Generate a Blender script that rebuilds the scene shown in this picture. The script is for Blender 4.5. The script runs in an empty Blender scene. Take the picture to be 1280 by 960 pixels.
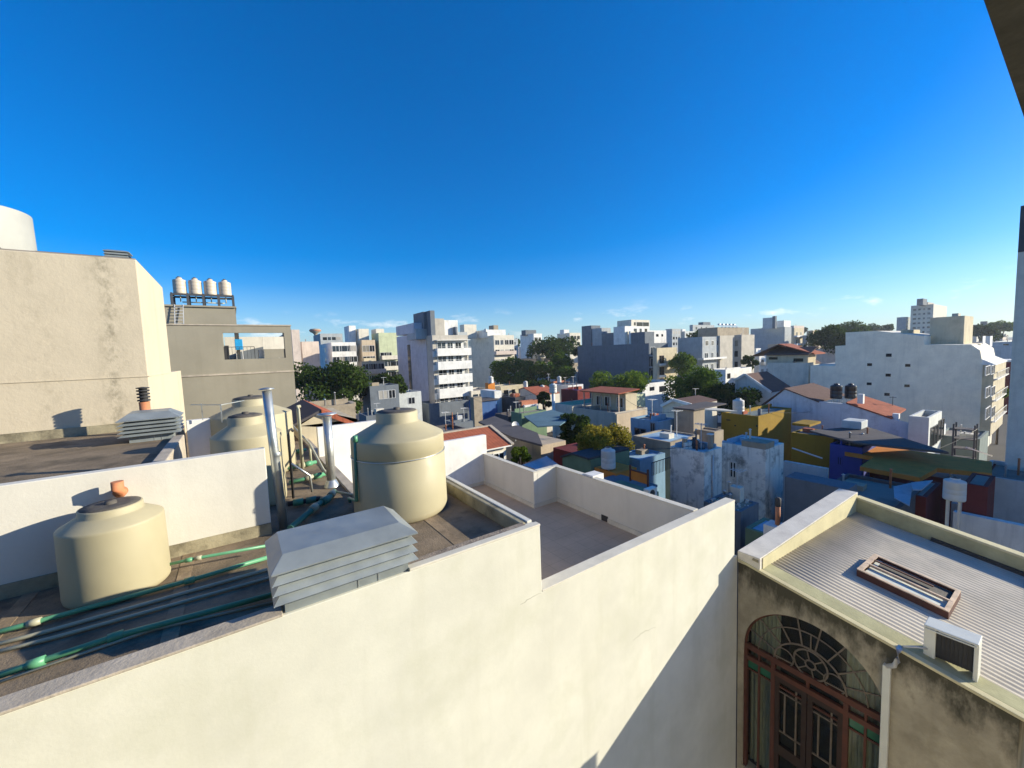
import bpy, bmesh, math, random
import numpy as np
from mathutils import Vector
from mathutils.geometry import tessellate_polygon
random.seed(7)
C = bpy.context.scene.collection
G = -17.0                       # street level; the camera (sixth floor) is the origin
# ------------------------------------------------------------------ camera
F, PIT, ROL, YAW = 501.17, math.radians(4.492), math.radians(-2.0634), math.radians(34.587)
fw = np.array([math.sin(YAW)*math.cos(PIT), math.cos(YAW)*math.cos(PIT), -math.sin(PIT)])
rt0 = np.array([math.cos(YAW), -math.sin(YAW), 0.0]); up0 = np.cross(rt0, fw)
rt = rt0*math.cos(ROL)+up0*math.sin(ROL); up = -rt0*math.sin(ROL)+up0*math.cos(ROL)
def ray(x, y): return fw*F+rt*(x-640)-up*(y-480)
def PX(x, y, X): d = ray(x, y); return d*X/d[0]
def PY(x, y, Y): d = ray(x, y); return d*Y/d[1]
def PZ(x, y, Z): d = ray(x, y); return d*Z/d[2]
def PW(x, y, w): return ray(x, y)*w/F
def HZ(x): return 480+(F*fw[2]+rt[2]*(x-640))/up[2]

# ------------------------------------------------------------------ mesh helpers
def org(o):
    v = Vector((0, 0, 0))
    while o: v += o.location; o = o.parent
    return v
class MB:
    def __init__(s): s.v, s.f, s.m, s.sm = [], [], [], []
    def add(s, vs, fs, mi=0, smooth=False):
        n = len(s.v); s.v += [tuple(map(float, p)) for p in vs]
        for f in fs: s.f.append([i+n for i in f]); s.m.append(mi); s.sm.append(smooth)
        return s
    def box(s, x0, x1, y0, y1, z0, z1, mi=0):
        x0, x1 = min(x0, x1), max(x0, x1); y0, y1 = min(y0, y1), max(y0, y1); z0, z1 = min(z0, z1), max(z0, z1)
        v = [(x, y, z) for z in (z0, z1) for y in (y0, y1) for x in (x0, x1)]
        return s.add(v, [(0, 2, 3, 1), (4, 5, 7, 6), (0, 1, 5, 4), (2, 6, 7, 3), (0, 4, 6, 2), (1, 3, 7, 5)], mi)
    def quad(s, a, b, c, d, mi=0): return s.add([a, b, c, d], [(0, 1, 2, 3)], mi)
    def hexa(s, bot, top, mi=0):
        n = len(bot)
        s.add(list(bot)+list(top), [tuple(reversed(range(n))), tuple(range(n, 2*n))]+[(i, (i+1) % n, n+(i+1) % n, n+i) for i in range(n)], mi)
        return s
    def bar(s, a, b, w, h=None, upv=(0, 0, 1), mi=0):
        a, b = Vector(a), Vector(b); h = h or w; d = (b-a).normalized(); u = Vector(upv)
        if abs(d.dot(u)) > .95: u = Vector((1, 0, 0))
        r = d.cross(u).normalized()*w/2; u = r.cross(d).normalized()*h/2
        return s.hexa([a-r-u, a+r-u, a+r+u, a-r+u], [b-r-u, b+r-u, b+r+u, b-r+u], mi)
    def tube(s, pts, r, n=10, mi=0, cap=True):
        pts = [Vector(p) for p in pts]; rr = r if isinstance(r, (list, tuple)) else [r]*len(pts)
        rings = []
        for i, p in enumerate(pts):
            a = pts[max(i-1, 0)]; b = pts[min(i+1, len(pts)-1)]; d = (b-a).normalized()
            u = Vector((0, 0, 1)) if abs(d.z) < .9 else Vector((1, 0, 0))
            e1 = d.cross(u).normalized(); e2 = e1.cross(d)
            rings.append([p+(e1*math.cos(t)+e2*math.sin(t))*rr[i] for t in [2*math.pi*k/n for k in range(n)]])
        fs = [(i*n+k, i*n+(k+1) % n, (i+1)*n+(k+1) % n, (i+1)*n+k) for i in range(len(pts)-1) for k in range(n)]
        s.add([q for R in rings for q in R], fs, mi, True)
        if cap:
            s.add(rings[0], [tuple(range(n))], mi); s.add(rings[-1], [tuple(reversed(range(n)))], mi)
        return s
    def lathe(s, cx, cy, prof, n=48, mi=0, smooth=True):
        v = [(cx+r*math.cos(2*math.pi*k/n), cy+r*math.sin(2*math.pi*k/n), z) for r, z in prof for k in range(n)]
        fs = [(i*n+k, i*n+(k+1) % n, (i+1)*n+(k+1) % n, (i+1)*n+k) for i in range(len(prof)-1) for k in range(n)]
        return s.add(v, fs, mi, smooth)
    def plate(s, outer, holes, to3, d0, d1, mi=0):
        """polygon with holes, extruded between two depths; to3(a, b, depth) -> point"""
        loops = [outer]+holes; flat = [p for L in loops for p in L]
        tris = tessellate_polygon([[Vector((a, b, 0)) for a, b in L] for L in loops])
        s.add([to3(a, b, d0) for a, b in flat], [tuple(t) for t in tris], mi)
        s.add([to3(a, b, d1) for a, b in flat], [tuple(reversed(t)) for t in tris], mi)
        for L in loops:
            n = len(L)
            s.add([to3(a, b, d0) for a, b in L]+[to3(a, b, d1) for a, b in L], [(i, (i+1) % n, n+(i+1) % n, n+i) for i in range(n)], mi)
        return s
    def build(s, name, mats, parent=None, bevel=0, fix=True, kind=None):
        if not isinstance(mats, (list, tuple)): mats = [mats]
        v = np.array(s.v)
        if parent: o3 = np.array(org(parent))
        else: o3 = np.array([(v[:, 0].min()+v[:, 0].max())/2, (v[:, 1].min()+v[:, 1].max())/2, v[:, 2].min()])
        me = bpy.data.meshes.new(name); me.from_pydata((v-o3).tolist(), [], s.f)
        me.polygons.foreach_set('material_index', s.m); me.polygons.foreach_set('use_smooth', s.sm)
        for m in mats: me.materials.append(m)
        if fix:
            bm = bmesh.new(); bm.from_mesh(me)
            bmesh.ops.remove_doubles(bm, verts=bm.verts, dist=1e-5)
            bmesh.ops.recalc_face_normals(bm, faces=bm.faces); bm.to_mesh(me); bm.free()
        o = bpy.data.objects.new(name, me); C.objects.link(o); o.location = (0, 0, 0) if parent else o3
        if parent: o.parent = parent
        if bevel:
            b = o.modifiers.new('soft', 'BEVEL'); b.width = bevel; b.segments = 2; b.limit_method = 'ANGLE'; b.angle_limit = math.radians(50)
        if kind: o['kind'] = kind
        return o
def tag(o, label=None, cat=None, group=None, kind=None):
    if label: o['label'] = label
    if cat: o['category'] = cat
    if group: o['group'] = group
    if kind: o['kind'] = kind
    return o
def T(name, label, cat, loc, group=None):
    o = bpy.data.objects.new(name, None); C.objects.link(o); o.location = Vector([float(t) for t in loc]); o.empty_display_size = .2
    return tag(o, label, cat, group)
def dup(o, loc, label=None):
    r = o.copy(); C.objects.link(r); r.location = Vector([float(t) for t in loc])
    if label: r['label'] = label
    for ch in list(o.children):
        c = ch.copy(); C.objects.link(c); c.parent = r
        for g in list(ch.children):
            d = g.copy(); C.objects.link(d); d.parent = c
    return r

# ------------------------------------------------------------------ materials
MATS = {}
def newmat(name):
    m = bpy.data.materials.new(name); m.use_nodes = True; nt = m.node_tree; nt.nodes.clear()
    out = nt.nodes.new('ShaderNodeOutputMaterial'); b = nt.nodes.new('ShaderNodeBsdfPrincipled')
    nt.links.new(b.outputs[0], out.inputs[0]); return m, nt, b
def mathn(nt, op, a, b=None, clamp=False):
    n = nt.nodes.new('ShaderNodeMath'); n.operation = op; n.use_clamp = clamp
    for i, t in enumerate((a, b)):
        if t is None: continue
        if isinstance(t, (int, float)): n.inputs[i].default_value = t
        else: nt.links.new(t, n.inputs[i])
    return n.outputs[0]
def noise(nt, vec, scale, detail=4, rough=.55, sv=None):
    if sv:
        mp = nt.nodes.new('ShaderNodeMapping'); mp.inputs['Scale'].default_value = sv; nt.links.new(vec, mp.inputs[0]); vec = mp.outputs[0]
    n = nt.nodes.new('ShaderNodeTexNoise'); n.inputs['Scale'].default_value = scale; n.inputs['Detail'].default_value = detail
    n.inputs['Roughness'].default_value = rough; nt.links.new(vec, n.inputs[0]); return n.outputs[0]
def ramp(nt, fac, a, b):
    n = nt.nodes.new('ShaderNodeMapRange'); n.clamp = True; nt.links.new(fac, n.inputs[0])
    n.inputs[1].default_value = a; n.inputs[2].default_value = b; return n.outputs[0]
def mix(nt, fac, a, b):
    n = nt.nodes.new('ShaderNodeMix'); n.data_type = 'RGBA'
    for s, t in ((0, fac), (6, a), (7, b)):
        if isinstance(t, (int, float)): n.inputs[s].default_value = t
        elif isinstance(t, (tuple, list)): n.inputs[s].default_value = (*t, 1)
        else: nt.links.new(t, n.inputs[s])
    return n.outputs[2]
def plaster(name, col, var=.10, scale=1.2, streak=0., scol=None, dirt=0., dcol=(.12, .10, .07), dscale=1.0, grime=None, bump=.15, bscale=25, rough=.92, crack=0., lines=None, stain=None):
    """weathered render / concrete: mottling, vertical streaks, blotches of dirt, grime below an edge"""
    m, nt, b = newmat(name); geo = nt.nodes.new('ShaderNodeNewGeometry'); P = geo.outputs['Position']
    c0 = tuple(min(1, t*(1-var)) for t in col); c1 = tuple(min(1, t*(1+var)) for t in col)
    c = mix(nt, ramp(nt, noise(nt, P, scale, 6, .6), .3, .7), c0, c1)
    fine = noise(nt, P, bscale, 3, .6)
    c = mix(nt, mathn(nt, 'MULTIPLY', ramp(nt, fine, .35, .7), var), c, tuple(t*.6 for t in col))
    if streak:
        s = ramp(nt, noise(nt, P, 1.0, 4, .6, (2.6, 2.6, .22)), .52, .78)
        c = mix(nt, mathn(nt, 'MULTIPLY', s, streak), c, scol or tuple(t*.45 for t in col))
    if dirt:
        d = ramp(nt, noise(nt, P, dscale, 8, .68), .5, .68)
        c = mix(nt, mathn(nt, 'MULTIPLY', d, dirt), c, dcol)
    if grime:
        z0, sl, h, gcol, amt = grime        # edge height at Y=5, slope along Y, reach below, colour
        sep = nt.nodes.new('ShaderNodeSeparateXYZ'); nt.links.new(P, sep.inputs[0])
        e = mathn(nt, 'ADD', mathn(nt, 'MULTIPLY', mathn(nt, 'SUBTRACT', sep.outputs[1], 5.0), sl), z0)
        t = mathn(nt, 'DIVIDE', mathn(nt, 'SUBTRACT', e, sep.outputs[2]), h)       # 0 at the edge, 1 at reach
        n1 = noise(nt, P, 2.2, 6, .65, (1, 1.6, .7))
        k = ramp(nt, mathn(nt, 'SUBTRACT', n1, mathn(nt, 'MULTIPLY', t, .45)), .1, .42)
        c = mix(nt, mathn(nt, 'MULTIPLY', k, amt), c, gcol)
    if crack:
        v = nt.nodes.new('ShaderNodeTexVoronoi'); v.feature = 'DISTANCE_TO_EDGE'; v.inputs['Scale'].default_value = .35
        w = nt.nodes.new('ShaderNodeVectorMath'); w.operation = 'ADD'; nt.links.new(P, w.inputs[0])
        nn = nt.nodes.new('ShaderNodeTexNoise'); nn.inputs['Scale'].default_value = 1.5; nt.links.new(P, nn.inputs[0]); nt.links.new(nn.outputs[1], w.inputs[1])
        nt.links.new(w.outputs[0], v.inputs[0])
        k = mathn(nt, 'MULTIPLY', ramp(nt, v.outputs[0], .006, .001), ramp(nt, noise(nt, P, .5, 2), .5, .6))
        c = mix(nt, mathn(nt, 'MULTIPLY', k, crack), c, tuple(t*.5 for t in col))
    if lines:                                # (axis, period, width): joints between tiles / boards
        sep2 = nt.nodes.new('ShaderNodeSeparateXYZ'); nt.links.new(P, sep2.inputs[0])
        for ax, per, wd in lines:
            fr = mathn(nt, 'FRACT', mathn(nt, 'DIVIDE', sep2.outputs[ax], per))
            k = mathn(nt, 'LESS_THAN', fr, wd/per)
            c = mix(nt, mathn(nt, 'MULTIPLY', k, .35), c, tuple(t*.35 for t in col))
    if stain:                                # (axis, centre, half width, colour, amount): a run of dirt down the wall
        sp3 = nt.nodes.new('ShaderNodeSeparateXYZ'); nt.links.new(P, sp3.inputs[0])
        for ax, x0, wd, scol_, amt in stain:
            wob = mathn(nt, 'MULTIPLY', mathn(nt, 'SUBTRACT', noise(nt, P, .8, 3), .5), wd*2.5)
            d = mathn(nt, 'ABSOLUTE', mathn(nt, 'SUBTRACT', mathn(nt, 'ADD', sp3.outputs[ax], wob), x0))
            k = mathn(nt, 'MULTIPLY', ramp(nt, d, wd, 0.0), ramp(nt, noise(nt, P, 5.5, 8, .75, (1, 1, .6)), .44, .68))
            c = mix(nt, mathn(nt, 'MULTIPLY', k, amt), c, scol_)
    nt.links.new(c, b.inputs['Base Color']); b.inputs['Roughness'].default_value = rough
    b.inputs['Specular IOR Level'].default_value = .25
    if bump:
        bp = nt.nodes.new('ShaderNodeBump'); bp.inputs['Strength'].default_value = bump; bp.inputs['Distance'].default_value = .03
        big = noise(nt, P, 3, 5, .6)
        nt.links.new(mathn(nt, 'ADD', mathn(nt, 'MULTIPLY', fine, .5), big), bp.inputs['Height']); nt.links.new(bp.outputs[0], b.inputs['Normal'])
    return m
def simple(name, col, rough=.6, metal=0., var=.08, scale=4., spec=.5, bump=0.):
    m, nt, b = newmat(name); P = nt.nodes.new('ShaderNodeNewGeometry').outputs['Position']
    c = mix(nt, ramp(nt, noise(nt, P, scale, 5), .3, .7), tuple(t*(1-var) for t in col), tuple(min(1, t*(1+var)) for t in col))
    nt.links.new(c, b.inputs['Base Color']); b.inputs['Metallic'].default_value = metal; b.inputs['Specular IOR Level'].default_value = spec
    nt.links.new(ramp_out(nt, noise(nt, P, scale*2, 3), rough-.08, rough+.08), b.inputs['Roughness'])
    if bump:
        bp = nt.nodes.new('ShaderNodeBump'); bp.inputs['Strength'].default_value = bump; bp.inputs['Distance'].default_value = .02
        nt.links.new(noise(nt, P, scale*3, 4), bp.inputs['Height']); nt.links.new(bp.outputs[0], b.inputs['Normal'])
    return m
def ramp_out(nt, f, a, b):
    n = nt.nodes.new('ShaderNodeMapRange'); n.clamp = True; nt.links.new(f, n.inputs[0]); n.inputs[1].default_value = .3; n.inputs[2].default_value = .7
    n.inputs[3].default_value = max(a, .02); n.inputs[4].default_value = min(b, 1); return n.outputs[0]
def glassy(name, col, rough=.08):
    m, nt, b = newmat(name); b.inputs['Base Color'].default_value = (*col, 1); b.inputs['Roughness'].default_value = rough; b.inputs['Specular IOR Level'].default_value = .35
    return m
def clear_glass(name, tint=(.9, .95, .92), amt=.12):
    m = bpy.data.materials.new(name); m.use_nodes = True; nt = m.node_tree; nt.nodes.clear()
    o = nt.nodes.new('ShaderNodeOutputMaterial'); mx = nt.nodes.new('ShaderNodeMixShader'); t = nt.nodes.new('ShaderNodeBsdfTransparent'); g = nt.nodes.new('ShaderNodeBsdfGlossy')
    g.inputs['Roughness'].default_value = .05; t.inputs[0].default_value = (*tint, 1); mx.inputs[0].default_value = amt
    nt.links.new(t.outputs[0], mx.inputs[1]); nt.links.new(g.outputs[0], mx.inputs[2]); nt.links.new(mx.outputs[0], o.inputs[0]); return m
def foliage_mat(name, a, b2, trans=.38):
    m = bpy.data.materials.new(name); m.use_nodes = True; nt = m.node_tree; nt.nodes.clear()
    o = nt.nodes.new('ShaderNodeOutputMaterial'); geo = nt.nodes.new('ShaderNodeNewGeometry')
    c = mix(nt, ramp(nt, noise(nt, geo.outputs['Position'], .55, 3), .35, .65), a, b2)
    c = mix(nt, mathn(nt, 'MULTIPLY', geo.outputs['Random Per Island'], .45), c, tuple(t*.45 for t in a))
    d = nt.nodes.new('ShaderNodeBsdfDiffuse'); t = nt.nodes.new('ShaderNodeBsdfTranslucent'); mx = nt.nodes.new('ShaderNodeMixShader'); mx.inputs[0].default_value = trans
    nt.links.new(c, d.inputs[0]); nt.links.new(c, t.inputs[0]); nt.links.new(d.outputs[0], mx.inputs[1]); nt.links.new(t.outputs[0], mx.inputs[2]); nt.links.new(mx.outputs[0], o.inputs[0])
    return m
M = MATS
M['cream'] = plaster('cream_wall_paint', (.64, .625, .53), var=.08, scale=1.1, streak=.55, scol=(.53, .515, .41), bump=.07, bscale=30, crack=0, dirt=.5, dcol=(.53, .525, .41), dscale=.9)
M['white_render'] = plaster('white_parapet_paint', (.66, .63, .55), var=.06, scale=1.4, streak=.28, scol=(.46, .44, .38), bump=.12)
M['cap'] = plaster('parapet_cap_paint', (.64, .60, .50), var=.10, scale=2.5, dirt=.25, dcol=(.40, .37, .31), bump=.12)
M['coping'] = plaster('grey_mortar_coping', (.45, .39, .31), var=.18, scale=3, dirt=.5, dcol=(.2, .18, .15), bump=.4)
M['roofdirt'] = plaster('weathered_roof_membrane', (.235, .18, .12), var=.3, scale=1.6, dirt=.85, dcol=(.085, .07, .05), dscale=1.3, bump=.5, bscale=40)
M['seam'] = plaster('membrane_seam_strip', (.30, .225, .145), var=.25, scale=3, dirt=.7, dcol=(.12, .09, .06), dscale=2, bump=.4)
M['seamcrack'] = simple('hairline_crack', (.24, .22, .16), rough=.9)
M['gravel'] = plaster('gritty_rough_mortar', (.34, .28, .22), var=.3, scale=9, dirt=.7, dcol=(.10, .08, .06), dscale=5, bump=1.0, bscale=50)
M['mossy'] = plaster('stained_parapet_render', (.34, .30, .20), var=.25, scale=2.5, dirt=.8, dcol=(.08, .07, .05), dscale=1.8, bump=.4)
M['tile'] = plaster('terrace_floor_tiles', (.62, .44, .28), var=.10, scale=1.2, dirt=.35, dcol=(.40, .28, .19), dscale=.55, bump=.05, lines=[(0, .45, .012), (1, .45, .012)])
M['beige'] = plaster('beige_wall_render', (.55, .475, .35), var=.08, scale=.7, dirt=.25, dcol=(.40, .35, .26), dscale=.7, streak=.3, scol=(.33, .28, .19), bump=.3, bscale=14, stain=((0, -2.72, .5, (.22, .19, .13), .6), (0, -2.72, .18, (.14, .125, .085), .5), (0, -4.0, .4, (.25, .21, .14), .35)))
M['grey_render'] = plaster('taupe_wall_render', (.29, .265, .205), var=.08, scale=.6, streak=.35, scol=(.22, .20, .15), bump=.2)
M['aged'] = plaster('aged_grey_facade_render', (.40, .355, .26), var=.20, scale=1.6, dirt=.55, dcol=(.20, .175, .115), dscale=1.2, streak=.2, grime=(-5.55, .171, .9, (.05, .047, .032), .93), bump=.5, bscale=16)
M['paleaged'] = plaster('whitewashed_parapet', (.64, .60, .52), var=.10, scale=2, dirt=.4, dcol=(.42, .38, .34), dscale=2.4, bump=.3, streak=.1)
M['yellowed'] = plaster('yellowed_parapet_face', (.60, .54, .33), var=.14, scale=2, dirt=.5, dcol=(.30, .26, .15), bump=.3)
M['ochre'] = plaster('ochre_green_coping', (.40, .38, .22), var=.16, scale=2.5, dirt=.4, dcol=(.22, .21, .12), bump=.3)
M['fibro'] = plaster('corrugated_sheet_grey', (.50, .445, .36), var=.14, scale=1.2, dirt=.5, dcol=(.30, .28, .25), dscale=1.1, bump=.08)
M['tank'] = simple('cream_tank_plastic', (.385, .34, .215), rough=.6, var=.05, scale=2.2, bump=.04)
M['tankwhite'] = simple('white_tank_plastic', (.56, .55, .51), rough=.5, var=.06)
M['tankgrey'] = simple('chalky_tank_plastic', (.34, .34, .31), rough=.6, var=.10, scale=1.5)
M['tankpink'] = simple('pale_pink_tank_plastic', (.52, .44, .34), rough=.5, var=.06)
M['tankblack'] = simple('black_tank_plastic', (.02, .02, .022), rough=.35)
M['lid'] = simple('dark_tank_lid', (.085, .075, .062), rough=.8, var=.3, scale=9, bump=.3)
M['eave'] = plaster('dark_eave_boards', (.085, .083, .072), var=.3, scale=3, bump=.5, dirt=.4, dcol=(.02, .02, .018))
M['dark'] = simple('dark_soot_grey', (.03, .03, .032), rough=.7)
M['zinc'] = simple('galvanised_sheet', (.50, .52, .50), rough=.38, metal=.75, var=.14, scale=3)
M['louver'] = simple('painted_louver_sheet', (.26, .29, .295), rough=.42, metal=.25, var=.14, scale=2.5, bump=.1)
M['alu'] = simple('aluminium_frame', (.55, .55, .54), rough=.45, metal=.3)
M['pvcgreen'] = simple('green_pipe_plastic', (.10, .30, .16), rough=.4, var=.14)
M['pvcteal'] = simple('teal_pipe_plastic', (.06, .20, .15), rough=.45)
M['pvcwhite'] = simple('cream_pipe_plastic', (.40, .38, .26), rough=.45)
M['clay'] = simple('orange_clay_pipe', (.50, .19, .085), rough=.75, var=.12, scale=8)
M['rust'] = simple('rusty_brown_iron', (.085, .03, .02), rough=.8, var=.3, scale=6, bump=.3)
M['oldwood'] = simple('peeling_pink_wood', (.48, .36, .26), rough=.85, var=.3, scale=6, bump=.3)
M['redwood'] = simple('red_brown_painted_wood', (.095, .03, .017), rough=.55, var=.25, scale=5)
M['darkwood'] = simple('blackened_door_wood', (.03, .014, .009), rough=.5, var=.3)
M['leadgrey'] = simple('pale_lead_bars', (.15, .12, .09), rough=.6, var=.25, scale=9)
M['glassdark'] = glassy('dark_window_glass', (.012, .014, .017), .06)
M['glassblue'] = glassy('blueish_window_glass', (.03, .045, .06), .1)
M['glass'] = clear_glass('clear_old_glass', amt=.04)
M['greenglass'] = simple('green_stained_glass', (.012, .11, .06), rough=.15)
M['curtain'] = simple('pale_green_curtain', (.25, .26, .19), rough=.9, var=.12)
M['inside'] = simple('dark_room_inside', (.02, .017, .013), rough=.9)
M['shutter'] = simple('half_closed_shutter', (.34, .32, .28), rough=.7)
M['curtainwarm'] = simple('curtain_behind_glass', (.22, .20, .16), rough=.3)
M['wired'] = simple('pale_wired_glass', (.56, .57, .48), rough=.5, var=.12, scale=2)
M['acwhite'] = simple('off_white_enamel', (.66, .66, .58), rough=.4, var=.04)
M['trunk'] = plaster('tree_bark', (.10, .075, .05), var=.3, scale=4, bump=.6)
M['leafdark'] = foliage_mat('dark_leaves', (.032, .058, .012), (.07, .11, .022))
M['leafmid'] = foliage_mat('green_leaves', (.065, .125, .018), (.16, .23, .03))
M['leafbright'] = foliage_mat('bright_leaves', (.09, .16, .02), (.19, .25, .04))  # lighter green leaf colour
M['leafgold'] = foliage_mat('yellowish_leaves', (.22, .20, .03), (.40, .32, .05))
def paint(key, col, **k):
    if key not in M: M[key] = plaster(key, col, **{**dict(var=.10, scale=.8, streak=.42, bump=.05, bscale=6, dirt=.35, dscale=.55, dcol=tuple(t*.5 for t in col)), **k})
    return M[key]
paint('white', (.76, .745, .70)); paint('offwhite', (.68, .63, .52)); paint('tan', (.52, .42, .30)); paint('pinkish', (.62, .52, .44)); paint('sand', (.56, .48, .33))
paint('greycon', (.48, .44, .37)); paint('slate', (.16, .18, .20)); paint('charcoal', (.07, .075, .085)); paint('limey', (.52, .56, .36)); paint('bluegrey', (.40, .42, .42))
paint('olive', (.29, .18, .02), streak=.3); paint('ultram', (.05, .065, .26)); paint('skyblue', (.30, .44, .55)); paint('paleblue', (.56, .58, .56)); paint('maroon', (.16, .03, .03)); paint('mustard', (.60, .22, .04))
paint('greenshed', (.16, .24, .15)); paint('dirtywhite', (.86, .81, .71), dirt=.8, dcol=(.13, .12, .105), dscale=1.1, streak=.75, scol=(.12, .115, .10)); paint('concrete', (.36, .30, .22), dirt=.5, dcol=(.12, .10, .08), dscale=.7)
paint('brick', (.42, .17, .10), dirt=.4, dscale=1.2); paint('flatroof', (.26, .23, .20), dirt=.5, dcol=(.12, .10, .09), dscale=.35, streak=0); paint('tarroof', (.07, .07, .075)); paint('lav_shade', (.52, .53, .58))  # last one: white tower side with its blue shade mixed into the colour
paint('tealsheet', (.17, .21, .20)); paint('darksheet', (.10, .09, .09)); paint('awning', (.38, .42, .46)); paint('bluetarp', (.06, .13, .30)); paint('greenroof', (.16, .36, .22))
M['clayroof'] = plaster('red_clay_roof_tiles', (.36, .105, .055), var=.22, scale=2, dirt=.3, dcol=(.14, .05, .035), dscale=1.2, bump=.3, lines=[(0, .28, .06)])
M['darkroof'] = plaster('dark_brown_roof_tiles', (.13, .075, .06), var=.2, scale=2, dirt=.3, dcol=(.06, .04, .035), bump=.3, lines=[(0, .3, .07)])
M['asphalt'] = plaster('city_ground', (.07, .065, .06), var=.3, scale=.1, dirt=.5, dcol=(.03, .03, .028), dscale=.05, bump=0)

# ================================================================== SETTING
g = MB(); g.quad((-3000, -800, G), (4000, -800, G), (4000, 4500, G), (-3000, 4500, G)); g.build('ground', M['asphalt'], fix=False, kind='structure')

# ================================================================== NEAR: white building with roof terrace
RZ = -3.06                                   # main roof
wb = T('white_building', 'cream white building with low roof parapets and L-shaped terrace, directly below', 'building', (2, 9, G))
XT0, XT1, XT2, YB = 3.72, 7.78, 8.76, 13.43
w = MB()
w.plate([(-9, G), (10.345, G), (10.345, -5.45), (10.19, -5.45), (10.19, -3.96), (3.90, -3.96), (3.90, -2.83), (-9, -2.83)], [], lambda a, b2, d: (a, d, b2), 5.0, 5.22)
w.build('party_wall', M['cream'], wb, bevel=.012)
for k, pth in enumerate(([(676, 741), (660, 749), (648, 757)], [(792, 800), (806, 789), (822, 783)])):
    m = MB(); rg = random.Random(k); q_ = []
    for i in range(len(pth)-1):
        for j in range(6): f_ = j/6; q_.append((pth[i][0]*(1-f_)+pth[i+1][0]*f_+rg.uniform(-1, 1), pth[i][1]*(1-f_)+pth[i+1][1]*f_+rg.uniform(-1, 1)))
    q3 = [PY(x, y, 4.999) for x, y in q_]; m.tube(q3, [.003*(1-.6*abs(2*i/len(q3)-1)) for i in range(len(q3))], 5); m.build('crack', M['seamcrack'], wb)
c = MB(); c.box(-9, .24, 4.985, 5.235, -2.83, -2.80); c.build('coping', M['coping'], wb, bevel=.008)
c = MB(); c.box(1.70, 3.905, 4.995, 5.12, -2.83, -2.795); c.build('coping', M['cap'], wb, bevel=.008)
c = MB(); c.box(1.70, 3.72, 5.12, 5.26, -2.83, -2.812); c.build('coping', M['gravel'], wb)
c = MB(); c.box(3.903, 10.195, 4.995, 5.245, -3.96, -3.93); c.build('coping', M['cap'], wb, bevel=.01)
r = MB(); r.box(-9, 3.72, 5.22, 8.4, RZ-.25, RZ); r.box(-9, 1.98, 8.4, 24, RZ-.25, RZ-.002); r.build('roof', M['roofdirt'], wb)
p = MB(); p.box(3.80, 3.90, 5.22, 8.42, -5.2, -2.80); p.box(1.98, 3.9, 8.42, 8.6, -5.2, -2.82); p.build('parapet', M['white_render'], wb, bevel=.01)
p = MB(); p.box(3.68, 3.80, 5.235, 8.40, RZ, -2.815); p.build('parapet', M['mossy'], wb, bevel=.02)
p = MB(); p.box(1.93, 2.14, 8.6, 19.5, -5.2, -3.0); p.build('parapet', M['coping'], wb, bevel=.01)
f = MB(); f.box(3.9, XT2, 5.22, 10.24, -5.4, -5.13); f.box(3.9, XT1, 10.24, YB, -5.4, -5.132); f.box(2.14, 3.9, 8.6, YB, -5.4, -5.134); f.build('terrace_floor', M['tile'], wb)
p = MB(); p.box(XT2, XT2+.16, 5.22, 10.4, G, -3.94); p.box(XT1+.16, XT2, 10.24, 10.4, G, -3.942); p.box(XT1, XT1+.16, 10.24, YB, G, -3.944)
p.build('terrace_parapet', M['white_render'], wb, bevel=.012)
p = MB(); p.box(XT2-.02, XT2+.18, 5.25, 10.42, -3.94, -3.915); p.box(XT1+.18, XT2-.02, 10.22, 10.42, -3.942, -3.915); p.box(XT1-.02, XT1+.18, 10.22, YB, -3.944, -3.915)
p.build('parapet_cap', M['cap'], wb, bevel=.008)
p = MB(); p.box(XT2-.03, XT2, 5.22, 7.95, -5.13, -5.0); p.box(XT2-.03, XT2, 8.2, 10.21, -5.13, -5.0); p.box(XT1, XT2-.03, 10.21, 10.24, -5.13, -5.0); p.box(XT1-.03, XT1, 10.21, YB-.03, -5.13, -5.0); p.box(2.14, XT1-.03, YB-.03, YB, -5.13, -5.0)
p.build('skirting', M['cap'], wb)
p = MB(); p.box(4.3, XT1+.16, YB, YB+.2, G, -3.19); p.box(1.95, 4.3, YB+.003, YB+.2, G, -2.09); p.build('terrace_back_wall', M['white'], wb, bevel=.01)
p = MB(); p.box(XT2-.02, XT2+.02, 7.95, 8.2, -5.12, -4.95); p.build('drain_opening', M['dark'], wb)
p = MB(); p.box(XT2+.02, XT2+.5, 8.55, 8.95, -4.3, -3.87); p.build('parapet_block', M['white'], wb, bevel=.01)
# raised rear volume: white screen wall, upper roof, kerb, white stub wall
p = MB(); p.box(-9, .335, 8.2, 8.38, RZ, -1.525); p.build('screen_wall', M['white_render'], wb, bevel=.012)
p = MB(); p.box(-9, .335, 8.175, 8.2, RZ, -2.86); p.build('damp_skirting', M['mossy'], wb)
r = MB(); r.box(-9, -1.33, 8.38, 15.15, RZ, -1.78); r.build('upper_roof', M['roofdirt'], wb)
p = MB(); p.box(-1.33, -1.12, 8.38, 12.5, RZ, -1.70); p.build('kerb', M['coping'], wb, bevel=.02)
p = MB(); p.box(-9, -2.02, 15.08, 15.15, -1.78, -1.55); p.build('damp_skirting', M['mossy'], wb)
p = MB(); p.box(-1.10, -.52, 12.9, 13.1, RZ, -1.42); p.build('stub_wall', M['white'], wb, bevel=.01)
# membrane overlaps on the roof
for k, x in enumerate((-2.6, -.9, .9, 2.7)):
    s = MB(); s.box(x, x+.16, 5.24, 8.7 if x < 1.5 else 8.38, RZ, RZ+.006); s.build('membrane_seam', M['seam'], wb)

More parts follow.
